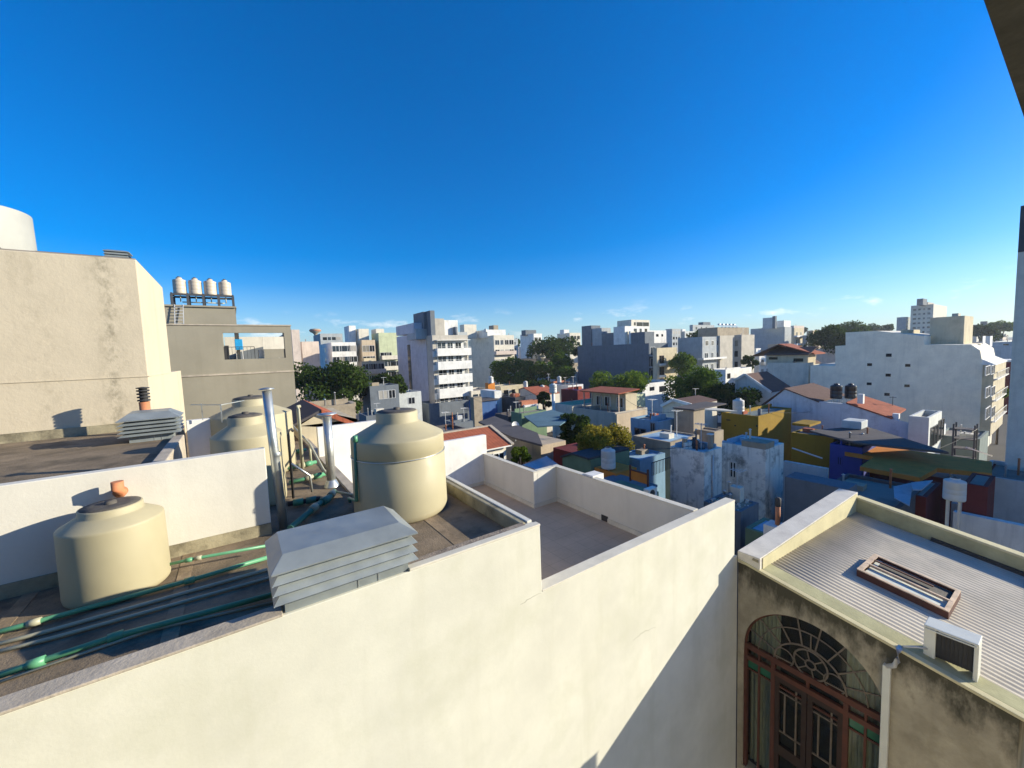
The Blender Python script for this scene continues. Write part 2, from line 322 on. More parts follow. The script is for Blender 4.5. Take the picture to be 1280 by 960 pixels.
def lathe_tank(name, label, cx, cy, z0, R, zs, neck, zn, mat, group=None, lidz=.06, lid='lid', ribs=(), n=64, taper=.985):
    """plastic water tank: body, shoulder cone, neck and lid"""
    t = T(name, label, 'water tank', (cx, cy, z0), group); h = zs-z0
    pr = [(0, z0), (R*.94, z0), (R*.985, z0+.03*h), (R, z0+.08*h)]
    for q in ribs: pr += [(R*(1-(1-taper)*q), z0+q*h-.012), (R*(1-(1-taper)*q)*.985, z0+q*h), (R*(1-(1-taper)*q), z0+q*h+.012)]
    pr += [(R*taper, zs-.03), (R*taper*.995, zs-.008), (R*taper*.975, zs+.006), (neck*1.06, zn-(zn-zs)*.47), (neck, zn-(zn-zs)*.42), (neck, zn-.015), (neck*.97, zn), (neck*.9, zn)]
    MB().lathe(cx, cy, pr, n).build('tank_body', mat, t)
    lb = MB().lathe(cx, cy, [(neck*.93, zn-.03), (neck*.93, zn+lidz*.4), (neck*.6, zn+lidz), (0, zn+lidz)], 40); lb.lathe(cx, cy, [(.07, zn+lidz-.01), (.06, zn+lidz+.04), (0, zn+lidz+.045)], 16)
    lb.build('lid', M[lid], t); return t
bt = lathe_tank('water_tank', 'largest cream water tank, standing behind the grey louvred vent', 2.58, 7.80, RZ, .90, -1.53, .40, -1.07, M['tank'], 'cream water tanks', .03, ribs=(.78,))
lathe_tank('water_tank', 'squat cream water tank standing alone before the white wall, left of the louvred vent', -1.53, 7.58, RZ, .55, -2.09, .33, -1.88, M['tank'], 'cream water tanks', .015, n=56)
lathe_tank('water_tank', 'cream water tank half hidden behind the white wall beside the tall flue', .12, 10.26, RZ, .66, -1.53, .33, -1.15, M['tank'], 'cream water tanks', .05, n=56)
kt = lathe_tank('water_tank', 'broad cream water tank with metal bracket on top, at the back by the taupe wall', .31, 13.16, RZ, .98, -1.42, .44, -1.0, M['tank'], 'cream water tanks', .06, n=56)
b = MB(); b.bar((-.35, 12.45, -1.05), (.15, 12.6, -1.0), .05, .015); b.bar((-.35, 12.45, -1.05), (-.35, 12.45, -1.5), .03); b.bar((-.95, 12.6, -1.0), (-.35, 12.45, -1.05), .02); b.bar((-.75, 12.75, -1.42), (-.75, 12.75, -1.0), .02); b.build('bracket', M['zinc'], kt)
# dark hole-like lid recess of the big tanks is in the lid; strap of the big tank
MB().lathe(2.58, 7.80, [(.895, -1.885), (.905, -1.885), (.905, -1.87), (.895, -1.87)], 64).build('wire_strap', M['zinc'], bt)

# louvred vents ----------------------------------------------------
def louvre(label, x0, x1, y0, y1, zb, zt, nb, ov, cap):
    t = T('louvred_vent', label, 'roof vent', ((x0+x1)/2, (y0+y1)/2, zb), 'louvred metal roof vents')
    sh = MB(); sh.box(x0, x1, y0, y1, zb, zb+(zt-zb)*.35); sh.box(x0+.05, x1-.05, y0+.05, y1-.05, zb+(zt-zb)*.35, zt); sh.build('shaft', M['louver'], t)
    for q in (.55, .72): MB().box(x0+(x1-x0)*q, x0+(x1-x0)*q+.01, y0-.006, y0, zb+.003, zb+(zt-zb)*.35).build('sheet_seam', M['zinc'], t)
    dz = (zt-zb)*.62/nb
    for k in range(nb):
        z = zb+(zt-zb)*.30+k*dz; a = ov; q = ov*.25
        m = MB(); o = [(x0-a, y0-a, z), (x1+a, y0-a, z), (x1+a, y1+a, z), (x0-a, y1+a, z)]; i = [(x0-q, y0-q, z+dz*.85), (x1+q, y0-q, z+dz*.85), (x1+q, y1+q, z+dz*.85), (x0-q, y1+q, z+dz*.85)]
        for e in range(4): m.quad(o[e], o[(e+1) % 4], i[(e+1) % 4], i[e])
        ob = m.build('louvre_blade', M['louver'], t, fix=False); s = ob.modifiers.new('gauge', 'SOLIDIFY'); s.thickness = .008
    z = zb+(zt-zb)*.92; a = ov*1.05
    m = MB(); m.hexa([(x0-a, y0-a, z), (x1+a, y0-a, z), (x1+a, y1+a, z), (x0-a, y1+a, z)], [(x0-a, y0-a, z+.02), (x1+a, y0-a, z+.02), (x1+a, y1+a, z+.02), (x0-a, y1+a, z+.02)])
    m.hexa([(x0-a, y0-a, z+.02), (x1+a, y0-a, z+.02), (x1+a, y1+a, z+.02), (x0-a, y1+a, z+.02)], [(x0+.02, y0+cap*.6, z+cap), (x1-.06, y0+cap*.6, z+cap), (x1-.06, y1-.02, z+cap*1.15), (x0+.02, y1-.02, z+cap*1.15)])
    m.build('cap', M['louver'], t, bevel=.006); return t
louvre('large grey louvred metal vent sitting on the cream wall edge beside the biggest tank', .27, 1.70, 5.04, 5.82, -2.83, -2.28, 3, .11, .14)
louvre('grey louvred vent on the brown upper roof in front of the clay flue', -2.12, -1.33, 12.6, 13.2, -1.78, -1.22, 4, .16, .16)
louvre('small grey louvred vent on the very top edge of the tall beige building', -2.62, -2.22, 15.4, 15.8, 2.93, 3.16, 2, .06, .06)

# flues ------------------------------------------------------------
t = T('metal_flue', 'tall leaning galvanised flue standing at the right end of the white wall', 'flue', (.50, 8.35, RZ))
MB().tube([(.53, 8.31, RZ), (.48, 8.31, -1.6), (.44, 8.31, -.52)], .075, 16).build('pipe', M['zinc'], t)
MB().lathe(.44, 8.31, [(.0, -.46), (.12, -.48), (.125, -.495), (.0, -.49)], 20).build('rain_cap', M['zinc'], t)
MB().lathe(.50, 8.31, [(.078, -1.72), (.084, -1.70), (.084, -1.66), (.078, -1.64)], 16).build('collar', M['zinc'], t)
t = T('metal_flue', 'shorter galvanised flue with flat cap between the cream tanks', 'flue', (1.72, 10.29, RZ))
MB().tube([(1.72, 10.29, RZ), (1.72, 10.29, -1.36)], .10, 16).build('pipe', M['zinc'], t)
MB().lathe(1.72, 10.29, [(.0, -1.27), (.22, -1.29), (.22, -1.305), (.0, -1.31)], 20).build('rain_cap', M['zinc'], t)
MB().lathe(1.72, 10.29, [(.18, RZ+.01), (.11, RZ+.16), (.10, RZ+.17)], 16).build('flashing', M['zinc'], t)
for k in range(3): MB().bar((1.72+.09*math.cos(k*2.1), 10.29+.09*math.sin(k*2.1), -1.38), (1.72+.14*math.cos(k*2.1), 10.29+.14*math.sin(k*2.1), -1.30), .012).build('cap_strut', M['zinc'], t)
t = T('clay_flue', 'orange clay flue with dark slotted cowl behind the upper louvred vent', 'flue', (-2.0, 14.2, -1.78))
MB().tube([(-2.02, 14.2, -1.78), (-2.02, 14.2, -.95)], .11, 16).build('pipe', M['clay'], t)
cw = MB(); 
for q in range(4): cw.lathe(-2.02, 14.2, [(.09, -.93+q*.085), (.135, -.925+q*.085), (.135, -.89+q*.085), (.09, -.885+q*.085)], 16)
cw.lathe(-2.02, 14.2, [(.085, -.95), (.085, -.60), (.14, -.59), (.14, -.57), (0, -.55)], 16); cw.build('cowl', M['dark'], t)
o = MB().tube([(-1.52, 8.21, -1.86), (-1.52, 8.08, -1.86), (-1.52, 8.02, -1.83), (-1.52, 7.98, -1.77), (-1.52, 7.98, -1.66)], .072, 16).build('clay_pipe', M['clay'])
tag(o, 'short orange clay elbow pipe poking out of the white wall above the squat tank', 'vent pipe')

# water pipes on the roof -------------------------------------------
def pipe(label, pts, r, mat, group='water pipes on the roof', fit=()):
    t = T('water_pipe', label, 'pipe', (*pts[0][:2], RZ), group)
    MB().tube(pts, r, 10).build('pipe_run', mat, t)
    for q in fit:
        a, b2 = Vector([float(z) for z in pts[q[0]]]), Vector([float(z) for z in pts[q[0]+1]]); c0 = a.lerp(b2, q[1]); d = (b2-a).normalized()*r*1.9
        MB().tube([c0-d, c0+d], r*1.45, 12).build('coupling', M[q[2]] if len(q) > 2 else mat, t)
    return t
zp = RZ+.06
def RP(x, y, z=zp): return tuple(PZ(x, y, z))
pipe('thick green pipe nearest the cream wall edge, left of the vent', [RP(-40, 857), RP(146, 795), RP(345, 742)], .034, M['pvcgreen'], fit=((0, .42), (0, .99)))
pipe('thin cream pipe running beside the thick green pipe near the wall edge', [RP(-40, 866, RZ+.02), RP(191, 787, RZ+.02), RP(345, 752, RZ+.02)], .016, M['pvcwhite'])
pipe('green pipe passing just in front of the squat tank', [RP(-40, 800), RP(47, 777), RP(242, 724), RP(334, 697)], .030, M['pvcgreen'], fit=((0, .95, 'pvcwhite'), (1, .97)))
pipe('cream pipe behind the thick green pipe, second from the squat tank', [RP(-40, 815, RZ+.03), RP(60, 789, RZ+.03), RP(334, 712, RZ+.03)], .024, M['pvcwhite'])
pipe('pale pipe lying between the two green pipes across the roof', [RP(-40, 824, RZ+.03), RP(68, 797, RZ+.03), RP(338, 722, RZ+.03)], .022, M['pvcwhite'])
pipe('green pipe leaving the squat tank towards the louvred vent', [RP(208, 706, RZ+.16), RP(245, 698, RZ+.16), RP(334, 682, RZ+.14)], .022, M['pvcgreen'], fit=((0, .75), (1, .03, 'pvcwhite')))
pipe('dark teal pipe climbing the front of the biggest tank with a valve on top', [(1.76, 8.6, RZ+.1), (1.64, 8.1, RZ+.35), (1.66, 7.55, -2.6), (1.70, 7.6, -1.9), (1.72, 7.6, -1.42)], .030, M['pvcteal'], fit=((3, .9, 'pvcgreen'),))
pipe('thin pale pipe hooked against the half hidden tank', [(.86, 9.9, RZ+.03), (.86, 9.9, -1.62), (.88, 9.92, -1.52), (.93, 9.94, -1.50), (.96, 9.95, -1.56)], .028, M['dark'])
pipe('bent pale pipe branching from the hooked pipe down to the floor', [(.87, 9.9, -2.25), (1.22, 9.92, -2.6), (1.24, 9.92, RZ+.08)], .026, M['zinc'])
pipe('white pipe rising behind the hooked pipe along the back tank', [(1.36, 12.4, RZ+.05), (1.36, 12.4, -1.35), (1.36, 12.45, -1.28), (1.42, 12.5, -1.28)], .045, M['pvcwhite'])
pipe('teal main pipe crossing from the tall flue to the short flue', [(.60, 7.9, RZ+.12), (1.2, 8.85, RZ+.12), (1.45, 9.1, RZ+.12), (1.62, 9.5, RZ+.12)], .055, M['pvcteal'], fit=((0, .8, 'pvcwhite'), (1, .6), (2, .5, 'pvcwhite')))
pipe('pale pipe from the short flue to the biggest tank', [(1.60, 9.6, RZ+.1), (1.9, 9.05, RZ+.1), (2.2, 8.62, RZ+.1)], .028, M['pvcwhite'])
for k, (yy, zz) in enumerate(((11.1, RZ+.1), (12.6, RZ+.1), (14.6, RZ+.1))):
    pipe(('green outlet pipe at the foot of the short flue', 'green outlet pipe in the middle of the narrow roof strip', 'green outlet pipe farthest along the narrow roof strip')[k],
         [(.9, yy-.1, zz), (1.45, yy, zz), (1.75, yy+.1, zz)], .05, M['pvcgreen'], fit=((0, .8, 'pvcwhite'), (1, .3)))
    if k: pipe(('', 'white standpipe joined to the long pale pipe, nearer one', 'white standpipe joined to the long pale pipe, farther one')[k], [(1.62, yy+.1, zz), (1.62, yy+.1, zz+.55)], .03, M['pvcwhite'])
pipe('long pale pipe sloping along the narrow roof edge', [(1.55, 17.2, -2.3), (1.62, 14.8, -2.42), (1.62, 12.7, -2.42), (1.70, 11.2, -2.85), (1.78, 10.2, RZ+.1)], .035, M['pvcwhite'])
pipe('teal valve pipe lying at the foot of the half hidden tank', [(.70, 9.35, RZ+.1), (1.02, 9.3, RZ+.1), (1.3, 9.25, RZ+.1)], .05, M['dark'], fit=((0, .6, 'pvcgreen'), (1, .4, 'pvcteal')))

# ================================================================== tall beige building (left)
bb = T('beige_building', 'tall beige rendered building with stained blank wall and sunlit narrow side', 'building', (-6, 19, G))
def tilt_wall(): 
    m = MB(); m.plate([(-16, G), (-2.0, G), (-2.0, 2.95), (-16, 2.75)], [], lambda a, b2, d: (a, d, b2), 15.15, 15.45); return m
m = MB(); m.box(-16, -2.0, 15.15, 20.1, G, 2.93); m.build('wall', M['beige'], bb, bevel=.03)
m = MB(); m.box(-16, -2.03, 15.18, 20.07, 2.93, 2.96); m.build('roof', M['flatroof'], bb)
m = MB(); m.box(-16, -1.985, 15.13, 20.1, -.31, -.285); m.build('ledge', M['beige'], bb)
m = MB(); m.box(-5, -2.0, 20.1, 23.5, G, -.28); m.build('rear_wing', M['beige'], bb, bevel=.02)
m = MB(); m.box(-3.95, -2.72, 15.45, 15.6, 2.96, 3.02); m.build('roof_edge_rail', M['charcoal'], bb)
te = PY(43, 300, 16.4); lathe_tank('water_tank', 'large white water tank on top of the tall beige building', float(te[0])-1.05, 16.4, 2.96, 1.05, float(PY(40, 270, 16.4)[2]), .50, float(PY(8, 258, 16.4)[2]), M['tankgrey'], None, .02, lid='lid')
m = MB().tube([(-5.1, 15.4, 3.2), (-4.9, 15.4, 3.32), (-4.62, 15.4, 3.14), (-4.5, 15.4, 2.97)], .03, 8).build('bent_pipe', M['lid']); tag(m, 'dark bent pipe on the beige roof in front of the white tank', 'pipe')

# ================================================================== taupe building with recessed terrace
YG = 26.0
gb = T('taupe_building', 'taupe building with open roof terrace and tanks on its penthouse', 'building', (0, 29, G))
tl, tr_ = PY(207, 407, YG), PY(364, 407, YG); ZG = 1.95
xa, xb2 = PY(279, 430, YG)[0], PY(356, 430, YG)[0]; za, zb2 = PY(300, 449, YG)[2], PY(300, 416, YG)[2]
m = MB(); m.plate([(-4, G), (2.80, G), (2.80, ZG), (-4, ZG)], [[(xa, za), (xb2, za), (xb2, zb2), (xa, zb2)]], lambda a, b2, d: (a, d, b2), YG, YG+.2)
m.box(2.6, 2.8, YG+.2, YG+2.6, G, ZG); m.box(2.55, 2.8, YG+2.6, 33, G, za); m.build('wall', M['grey_render'], gb)
m = MB(); m.box(-4, 2.6, YG+.2, 33, za-.4, za-.05); m.build('terrace_floor', M['flatroof'], gb)
m = MB(); m.box(-4, xa-.02, YG+.2, 30, za, ZG-.02); m.build('wall_block', M['grey_render'], gb)
xph = float(PY(294, 384, YG+.6)[0])
m = MB(); m.box(-4, xph, YG+.6, 30, ZG, PY(255, 384, YG+.6)[2]); m.build('penthouse', M['grey_render'], gb)
pt = PY(255, 384, YG+.6)[2]
m = MB(); m.box(-4, xph+.05, YG+.5, 30, pt, pt+.08); m.build('penthouse_cap', M['grey_render'], gb)
for yy in (467, 520):
    z = PY(300, yy, YG)[2]; m = MB(); m.box(-4, 2.83, YG-.04, YG, z-.04, z+.05); m.build('ledge', M['coping'], gb)
m = MB(); m.box(-4, 2.83, YG-.05, YG+.25, ZG, ZG+.06); m.build('coping', M['coping'], gb)
a0, a1 = PY(328, 421, YG), PY(355.8, 436, YG); m = MB(); m.box(a0[0], a1[0]-.01, YG+.02, YG+.15, a1[2], a0[2]); m.build('pale_screen', M['offwhite'], gb)
a0, a1 = PY(323, 437, YG+.4), PY(330, 448, YG+.4); m = MB(); m.box(a0[0], a1[0], YG+.3, YG+1.3, za, a0[2]); m.build('low_wall', M['offwhite'], gb)
a0, a1 = PY(330, 436.3, YG), PY(355.8, 448, YG); m = MB(); m.box(a0[0], a1[0]-.01, YG+.03, YG+.16, za+.01, a0[2]-.01); m.build('sill_panel', M['grey_render'], gb)
a0, a1 = PY(296, 441, YG+5), PY(345, 430, YG+5); m = MB(); m.hexa([(a0[0], YG+4, za), (a1[0], YG+4, za), (a1[0], YG+6, za), (a0[0], YG+6, za)], [(a0[0], YG+4, a0[2]), (a1[0], YG+4, a1[2]), (a1[0], YG+6, a1[2]), (a0[0], YG+6, a0[2])]); m.build('sloped_roof', M['slate'], gb)
m = MB(); m.box(xa, 2.55, 31.6, 31.9, za-.3, float(PY(320, 421, 31.6)[2])); m.build('rear_parapet', M['offwhite'], gb)
a0 = PY(294, 430, YG+.9); m = MB(); m.box(a0[0], a0[0]+.2, YG+.9, YG+1.1, za, ZG-.02); m.build('pier', M['sand'], gb)
m = MB()
q0, q1 = PY(280, 434, YG+.1), PY(319, 448, YG+.1)
for k in range(9): x = q0[0]+(q1[0]-q0[0])*k/8; m.bar((x, YG+.1, za), (x, YG+.1, q0[2]), .03 if k in (0, 8) else .015)
m.bar((q0[0], YG+.1, q0[2]), (q1[0], YG+.1, q0[2]), .03); m.build('railing', M['dark'], gb)
m = MB(); a0 = PY(280, 432, YG+.12); m.box(a0[0], a0[0]+.2, YG+.12, YG+.3, za, a0[2]); m.build('gate_post', M['dark'], gb)
m = MB()
for s_ in (217.5, 228.5):
    b0 = PY(s_+1, 406, YG+.35); t0 = PY(s_, 380, YG+.35); m.bar((b0[0], YG+.4, ZG), (t0[0], YG+.5, t0[2]), .035)
for k in range(6): y = 404-4*k; a0, b0 = PY(218, y, YG+.42), PY(229, y, YG+.42); m.bar((a0[0], YG+.44, a0[2]), (b0[0], YG+.44, b0[2]), .025)
o = m.build('roof_ladder', M['alu']); tag(o, 'pale metal ladder leaning on the penthouse of the taupe building', 'ladder')
a0, a1 = PY(293, 424, YG+.5), PY(304, 437, YG+.5)
t = T('blue_chair', 'bright blue plastic chair on the terrace of the taupe building', 'chair', ((a0[0]+a1[0])/2, YG+.6, za-.05))
MB().box(a0[0], a1[0], YG+.5, YG+.54, a1[2]+.05, a0[2]).build('backrest', M['skyblue2'] if 'skyblue2' in M else simple('blue_plastic', (.02, .30, .62), .4), t, bevel=.03)
MB().box(a0[0], a1[0], YG+.54, YG+1.0, a1[2], a1[2]+.05).build('seat', bpy.data.materials['blue_plastic'], t)
for x in (a0[0]+.03, a1[0]-.03):
    for y in (YG+.56, YG+.97): MB().bar((x, y, za-.05), (x, y, a1[2]), .03).build('leg', M['white'], t)
# tank stand and four tanks
YS = YG+1.6
s0, s1, st, sb = PY(214, 368, YS), PY(291, 370, YS), PY(252, 369, YS)[2], pt+.08
t = T('tank_stand', 'dark steel stand carrying four tanks on the penthouse roof', 'tank stand', ((s0[0]+s1[0])/2, YS, sb))
for y in (YS, YS+1.1): MB().bar((s0[0], y, st), (s1[0], y, st), .1).build('beam', M['charcoal'], t)
for k in range(5):
    x = s0[0]+(s1[0]-s0[0])*k/4
    for y in (YS, YS+1.1): MB().bar((x, y, sb), (x, y, st), .11).build('leg', M['charcoal'], t)
    MB().bar((x, YS, st+.06), (x, YS+1.1, st+.06), .08, .06).build('cross_beam', M['charcoal'], t)
m = MB().tube([(s0[0]+.4, YS+.4, st-.35), (s1[0]-.4, YS+.4, st-.35)], .03, 8)
for k in range(4): x = s0[0]+(s1[0]-s0[0])*(k+.5)/4; m.tube([(x, YS+.4, st-.35), (x, YS+.4, st)], .025, 8)
m.build('manifold_pipe', M['pvcwhite'], t)
tw = (s1[0]-s0[0])/4
for k, nm in enumerate(('leftmost', 'second from left', 'third from left', 'rightmost')):
    lathe_tank('stand_tank', nm+' of the four pinkish tanks lined up on the steel stand', s0[0]+tw*(k+.5), YS+.55, st+.09, tw*.44, st+.09+PY(252, 352, YS)[2]-st, tw*.2, st+.05+PY(252, 348, YS)[2]-st, M['tankpink'], 'pinkish tanks on the steel stand', .03, 'tankwhite' if False else 'lid', ribs=(.3, .55, .8), n=28)

# ================================================================== old house with the arched window
XF = 10.35
def zr(X, Y): return -5.50+.182*(Y-5)-.052*(X-XF)
ah = T('old_house', 'old grey house with arched stained window and corrugated roof', 'house', (14, 2, G))
YF0, YF1 = .42, 4.98
cyA, zA, RA = 3.44, -7.80, 1.40
arc = [(cyA+RA*math.cos(math.pi*k/40), zA+RA*math.sin(math.pi*k/40)) for k in range(41)]
hole = arc+[(cyA-RA, -11.2), (cyA+RA, -11.2)]
m = MB(); m.plate([(YF0, G), (YF1, G), (YF1, -5.6), (YF0, -5.58-.171*(YF1-YF0))], [hole], lambda a, b2, d: (d, a, b2), XF, XF+.28)
m.build('facade_wall', M['aged'], ah)
m = MB(); m.box(XF+.28, 17.5, YF0, YF0+.25, G, -6.55); m.build('side_wall', M['aged'], ah)
def rbar(m, y0, y1, w0, w1, dz0, dz1):      # sloping strip lying along the facade top
    m.hexa([(w0, y0, zr(XF, y0)+dz0), (w1, y0, zr(XF, y0)+dz0), (w1, y1, zr(XF, y1)+dz0), (w0, y1, zr(XF, y1)+dz0)], [(w0, y0, zr(XF, y0)+dz1), (w1, y0, zr(XF, y0)+dz1), (w1, y1, zr(XF, y1)+dz1), (w0, y1, zr(XF, y1)+dz1)])
m = MB(); rbar(m, -2.5, YF1-.0, XF-.05, XF+.09, -.06, .0); m.build('coping', M['yellowed'], ah, bevel=.008)
m = MB(); rbar(m, -2.5, YF1-.4, XF+.095, XF+.52, -.05, -.004); m.build('coping', M['ochre'], ah, bevel=.008)
# corrugated roof: real waves running down the slope
xs = np.arange(XF+.5, 17.45, .02); ys = [-2.5, -1.0, .5, 2.0, 3.2, 4.48]; m = MB()
vs = [(x, y, zr(x, y)+.009*math.sin(2*math.pi*x/.16)+(.012 if (j % 2) else 0)) for j, y in enumerate(ys) for x in xs]; n = len(xs)
m.add(vs, [(j*n+i, j*n+i+1, (j+1)*n+i+1, (j+1)*n+i) for j in range(len(ys)-1) for i in range(n-1)], 0, True)
o = m.build('corrugated_roof', M['fibro'], ah, fix=False); sd = o.modifiers.new('gauge', 'SOLIDIFY'); sd.thickness = .01; sd.offset = -1
m = MB(); m.box(10.335, 17.62, 4.46, 4.995, -5.62, -5.31); m.build('party_parapet', M['paleaged'], ah, bevel=.015)
m = MB(); m.hexa([(10.46, 4.44, zr(10.46, 4.46)-.1), (17.45, 4.44, zr(17.45, 4.46)-.1), (17.45, 4.46, zr(17.45, 4.46)-.1), (10.46, 4.46, zr(10.46, 4.46)-.1)], [(10.46, 4.44, -5.33), (17.45, 4.44, -5.33), (17.45, 4.46, -5.33), (10.46, 4.46, -5.33)]); m.build('parapet_face', M['yellowed'], ah)
def far_par(m, x0, x1, d0, d1):
    for (y0, y1) in ((-2.5, 4.46),):
        m.hexa([(x0, y0, zr(17.5, y0)+d0), (x1, y0, zr(17.5, y0)+d0), (x1, y1, zr(17.5, y1)+d0), (x0, y1, zr(17.5, y1)+d0)], [(x0, y0, zr(17.5, y0)+d1), (x1, y0, zr(17.5, y0)+d1), (x1, y1, zr(17.5, y1)+d1), (x0, y1, zr(17.5, y1)+d1)])
m = MB(); far_par(m, 17.46, 17.72, -5, .46); m.build('far_parapet', M['ochre'], ah)
m = MB(); far_par(m, 17.44, 17.74, .46, .53); m.build('far_parapet_cap', M['yellowed'], ah, bevel=.008)
m = MB(); m.bar((17.38, 2.6, zr(17.4, 2.6)+.06), (17.38, -.6, zr(17.4, -.6)+.06), .12, .10); m.build('valley_shade', M['dark'], ah)  # solid dark bar standing in for the shade under the far parapet
m = MB()
for k in range(5): m.hexa([(XF-.04+k*.07, 4.5+.05*(k % 2), -5.42), (XF+.07+k*.07, 4.47, -5.42), (XF+.07+k*.07, 4.66, -5.40), (XF-.03+k*.07, 4.64, -5.41)], [(XF-.04+k*.07, 4.5, -5.36), (XF+.07+k*.07, 4.47, -5.35), (XF+.07+k*.07, 4.64, -5.34), (XF-.03+k*.07, 4.62, -5.35)])
m.build('broken_tile_edge', M['mossy'], ah)
# skylight (part of the roof)
def RR(x, y, dz=0):
    d = ray(x, y); n_ = np.array([.052, -.182, 1.]); p0 = np.array([XF, 5, -5.50+dz]); return d*(p0@n_)/(d@n_)
X0, X1, Y0, Y1 = 12.55, 14.0, 1.55, 3.15; H = .17
sk = MB()
def kerb(m, xa, xb, ya, yb, h0, h1):
    m.hexa([(xa, ya, zr(xa, ya)+h0), (xb, ya, zr(xb, ya)+h0), (xb, yb, zr(xb, yb)+h0), (xa, yb, zr(xa, yb)+h0)], [(xa, ya, zr(xa, ya)+h1), (xb, ya, zr(xb, ya)+h1), (xb, yb, zr(xb, yb)+h1), (xa, yb, zr(xa, yb)+h1)])
for a in ((X0, X0+.07, Y0, Y1), (X1-.07, X1, Y0, Y1), (X0+.07, X1-.07, Y0, Y0+.07), (X0+.07, X1-.07, Y1-.07, Y1)): kerb(sk, *a, -.05, H)
sk = sk.build('skylight', M['rust'], ah)
m = MB()
for a in ((X0+.0, X0+.09, Y0, Y1), (X1-.09, X1, Y0, Y1), (X0+.09, X1-.09, Y0, Y0+.08), (X0+.09, X1-.09, Y1-.1, Y1)): kerb(m, *a, H+.003, H+.025)
m.build('frame', M['oldwood'], sk)
m = MB(); kerb(m, X0+.09, X1-.09, Y0+.08, Y1-.1, .09, .105); m.build('pane', M['wired'], sk)
m = MB(); kerb(m, X0+.60, X0+.66, Y0+.02, Y1-.05, H-.03, H+.03); m.build('glazing_bar', M['oldwood'], sk)
m = MB(); kerb(m, X0+1.02, X0+1.08, Y0+.4, Y1-.05, H-.01, H+.02); m.build('glazing_bar', M['rust'], sk)
m = MB(); kerb(m, X0+.80, X1-.12, Y0+.10, Y1-.2, .107, .112); m.build('dark_pane', M['lid'], sk)  # darker sheet over one half of the skylight pane
# downpipe
dp = MB().tube([(XF+.02, 1.90, -6.06), (XF-.08, 1.90, -6.07), (XF-.10, 1.91, -6.3), (XF-.10, 1.95, -6.42), (XF-.08, 2.06, -6.52)], .045, 12).build('downpipe', M['alu'], ah)
MB().box(XF-.12, XF-.02, 2.0, 2.12, G, -6.5).build('lower_length', M['acwhite'], dp, bevel=.01)
# air conditioner on the coping
t = T('air_conditioner', 'off-white air conditioner box with dark open grille on the old house roof edge', 'air conditioner', (10.75, 1.25, zr(10.7, 1.25)))
ya, yb = .92, 1.62; zt = -5.52
def acz(Y): return zr(10.6, Y)
m = MB(); m.box(10.58, 10.98, ya, yb, -5.56, zt)
m.hexa([(10.6, ya, acz(ya)-.02), (10.95, ya, acz(ya)-.02), (10.95, ya+.06, acz(ya+.06)-.02), (10.6, ya+.06, acz(ya+.06)-.02)], [(10.6, ya, -5.56), (10.95, ya, -5.56), (10.95, ya+.06, -5.56), (10.6, ya+.06, -5.56)])
m.hexa([(10.6, yb-.16, acz(yb-.16)-.02), (10.95, yb-.16, acz(yb)-.02), (10.95, yb, acz(yb)-.02), (10.6, yb, acz(yb)-.02)], [(10.6, yb-.16, -5.56), (10.95, yb-.16, -5.56), (10.95, yb, -5.56), (10.6, yb, -5.56)])
m.box(10.90, 10.95, ya+.06, yb-.16, -6.1, -5.56); m.build('housing', M['acwhite'], t, bevel=.012)
m = MB(); m.box(10.66, 10.68, ya+.06, yb-.16, -6.12, -5.56)
for k in range(9): y = ya+.08+k*.056; m.box(10.645, 10.66, y, y+.008, -6.12, -5.56)
m.build('grille', M['dark'], t)
m = MB(); m.box(10.575, 10.585, ya+.1, yb-.2, -5.56, -5.557); m.bar((10.57, ya+.02, -5.58), (10.57, yb-.02, -5.58), .02); m.build('front_lip', M['acwhite'], t)
MB().tube([(10.60, yb-.05, -6.0), (10.45, yb+.06, -5.96), (10.38, yb+.24, -6.03)], .02, 8).build('hose', M['alu'], t)
# arched window, drawn on the plane XW
XW = XF+.10
wnd = MB()
def ybar(m, y0, y1, z0, z1, d=.05): m.box(XW-d/2, XW+d/2, y0, y1, z0, z1)
def arcbar(m, R, r, c_=(cyA, zA), a0=0., a1=math.pi, n_=36, x=XW): m.tube([(x, c_[0]+R*math.cos(a0+(a1-a0)*k/n_), c_[1]+R*math.sin(a0+(a1-a0)*k/n_)) for k in range(n_+1)], r, 6)
for z0, z1 in ((-7.88, -7.74), (-8.17, -8.05), (-8.44, -8.40)): ybar(wnd, cyA-RA+.003, cyA+RA-.003, z0, z1, .09 if z1 > -8.1 else .05)
for y in (cyA-RA+.03, cyA-.72, cyA+.72, cyA+RA-.03): ybar(wnd, y-.045, y+.045, -11.2, -7.88, .10)
for y in (cyA-1.05, cyA+1.05): ybar(wnd, y-.02, y+.02, -11.2, -7.88, .06)
ybar(wnd, cyA-.03, cyA+.03, -8.05, -7.88, .06)
arcbar(wnd, RA-.02, .035)
wnd = wnd.build('arched_window', M['redwood'], ah)
m = MB(); arcbar(m, .72, .022); arcbar(m, 1.08, .016)
for k in range(1, 9):
    a = math.pi*k/9; m.bar((XW, cyA+.72*math.cos(a), zA+.72*math.sin(a)), (XW, cyA+(RA-.03)*math.cos(a), zA+(RA-.03)*math.sin(a)), .028, .03, (1, 0, 0))
hub = (cyA-.04, zA+.34)
arcbar(m, .33, .022, hub, 0, 2*math.pi); arcbar(m, .10, .02, hub, 0, 2*math.pi)
for k in range(6): a = math.pi*k/3+.3; m.bar((XW, hub[0]+.10*math.cos(a), hub[1]+.10*math.sin(a)), (XW, hub[0]+.33*math.cos(a), hub[1]+.33*math.sin(a)), .022, .025, (1, 0, 0))
arcbar(m, .20, .016, (cyA+.50, zA+.20), 0, 2*math.pi); arcbar(m, .20, .016, (cyA-.50, zA+.20), 0, 2*math.pi)
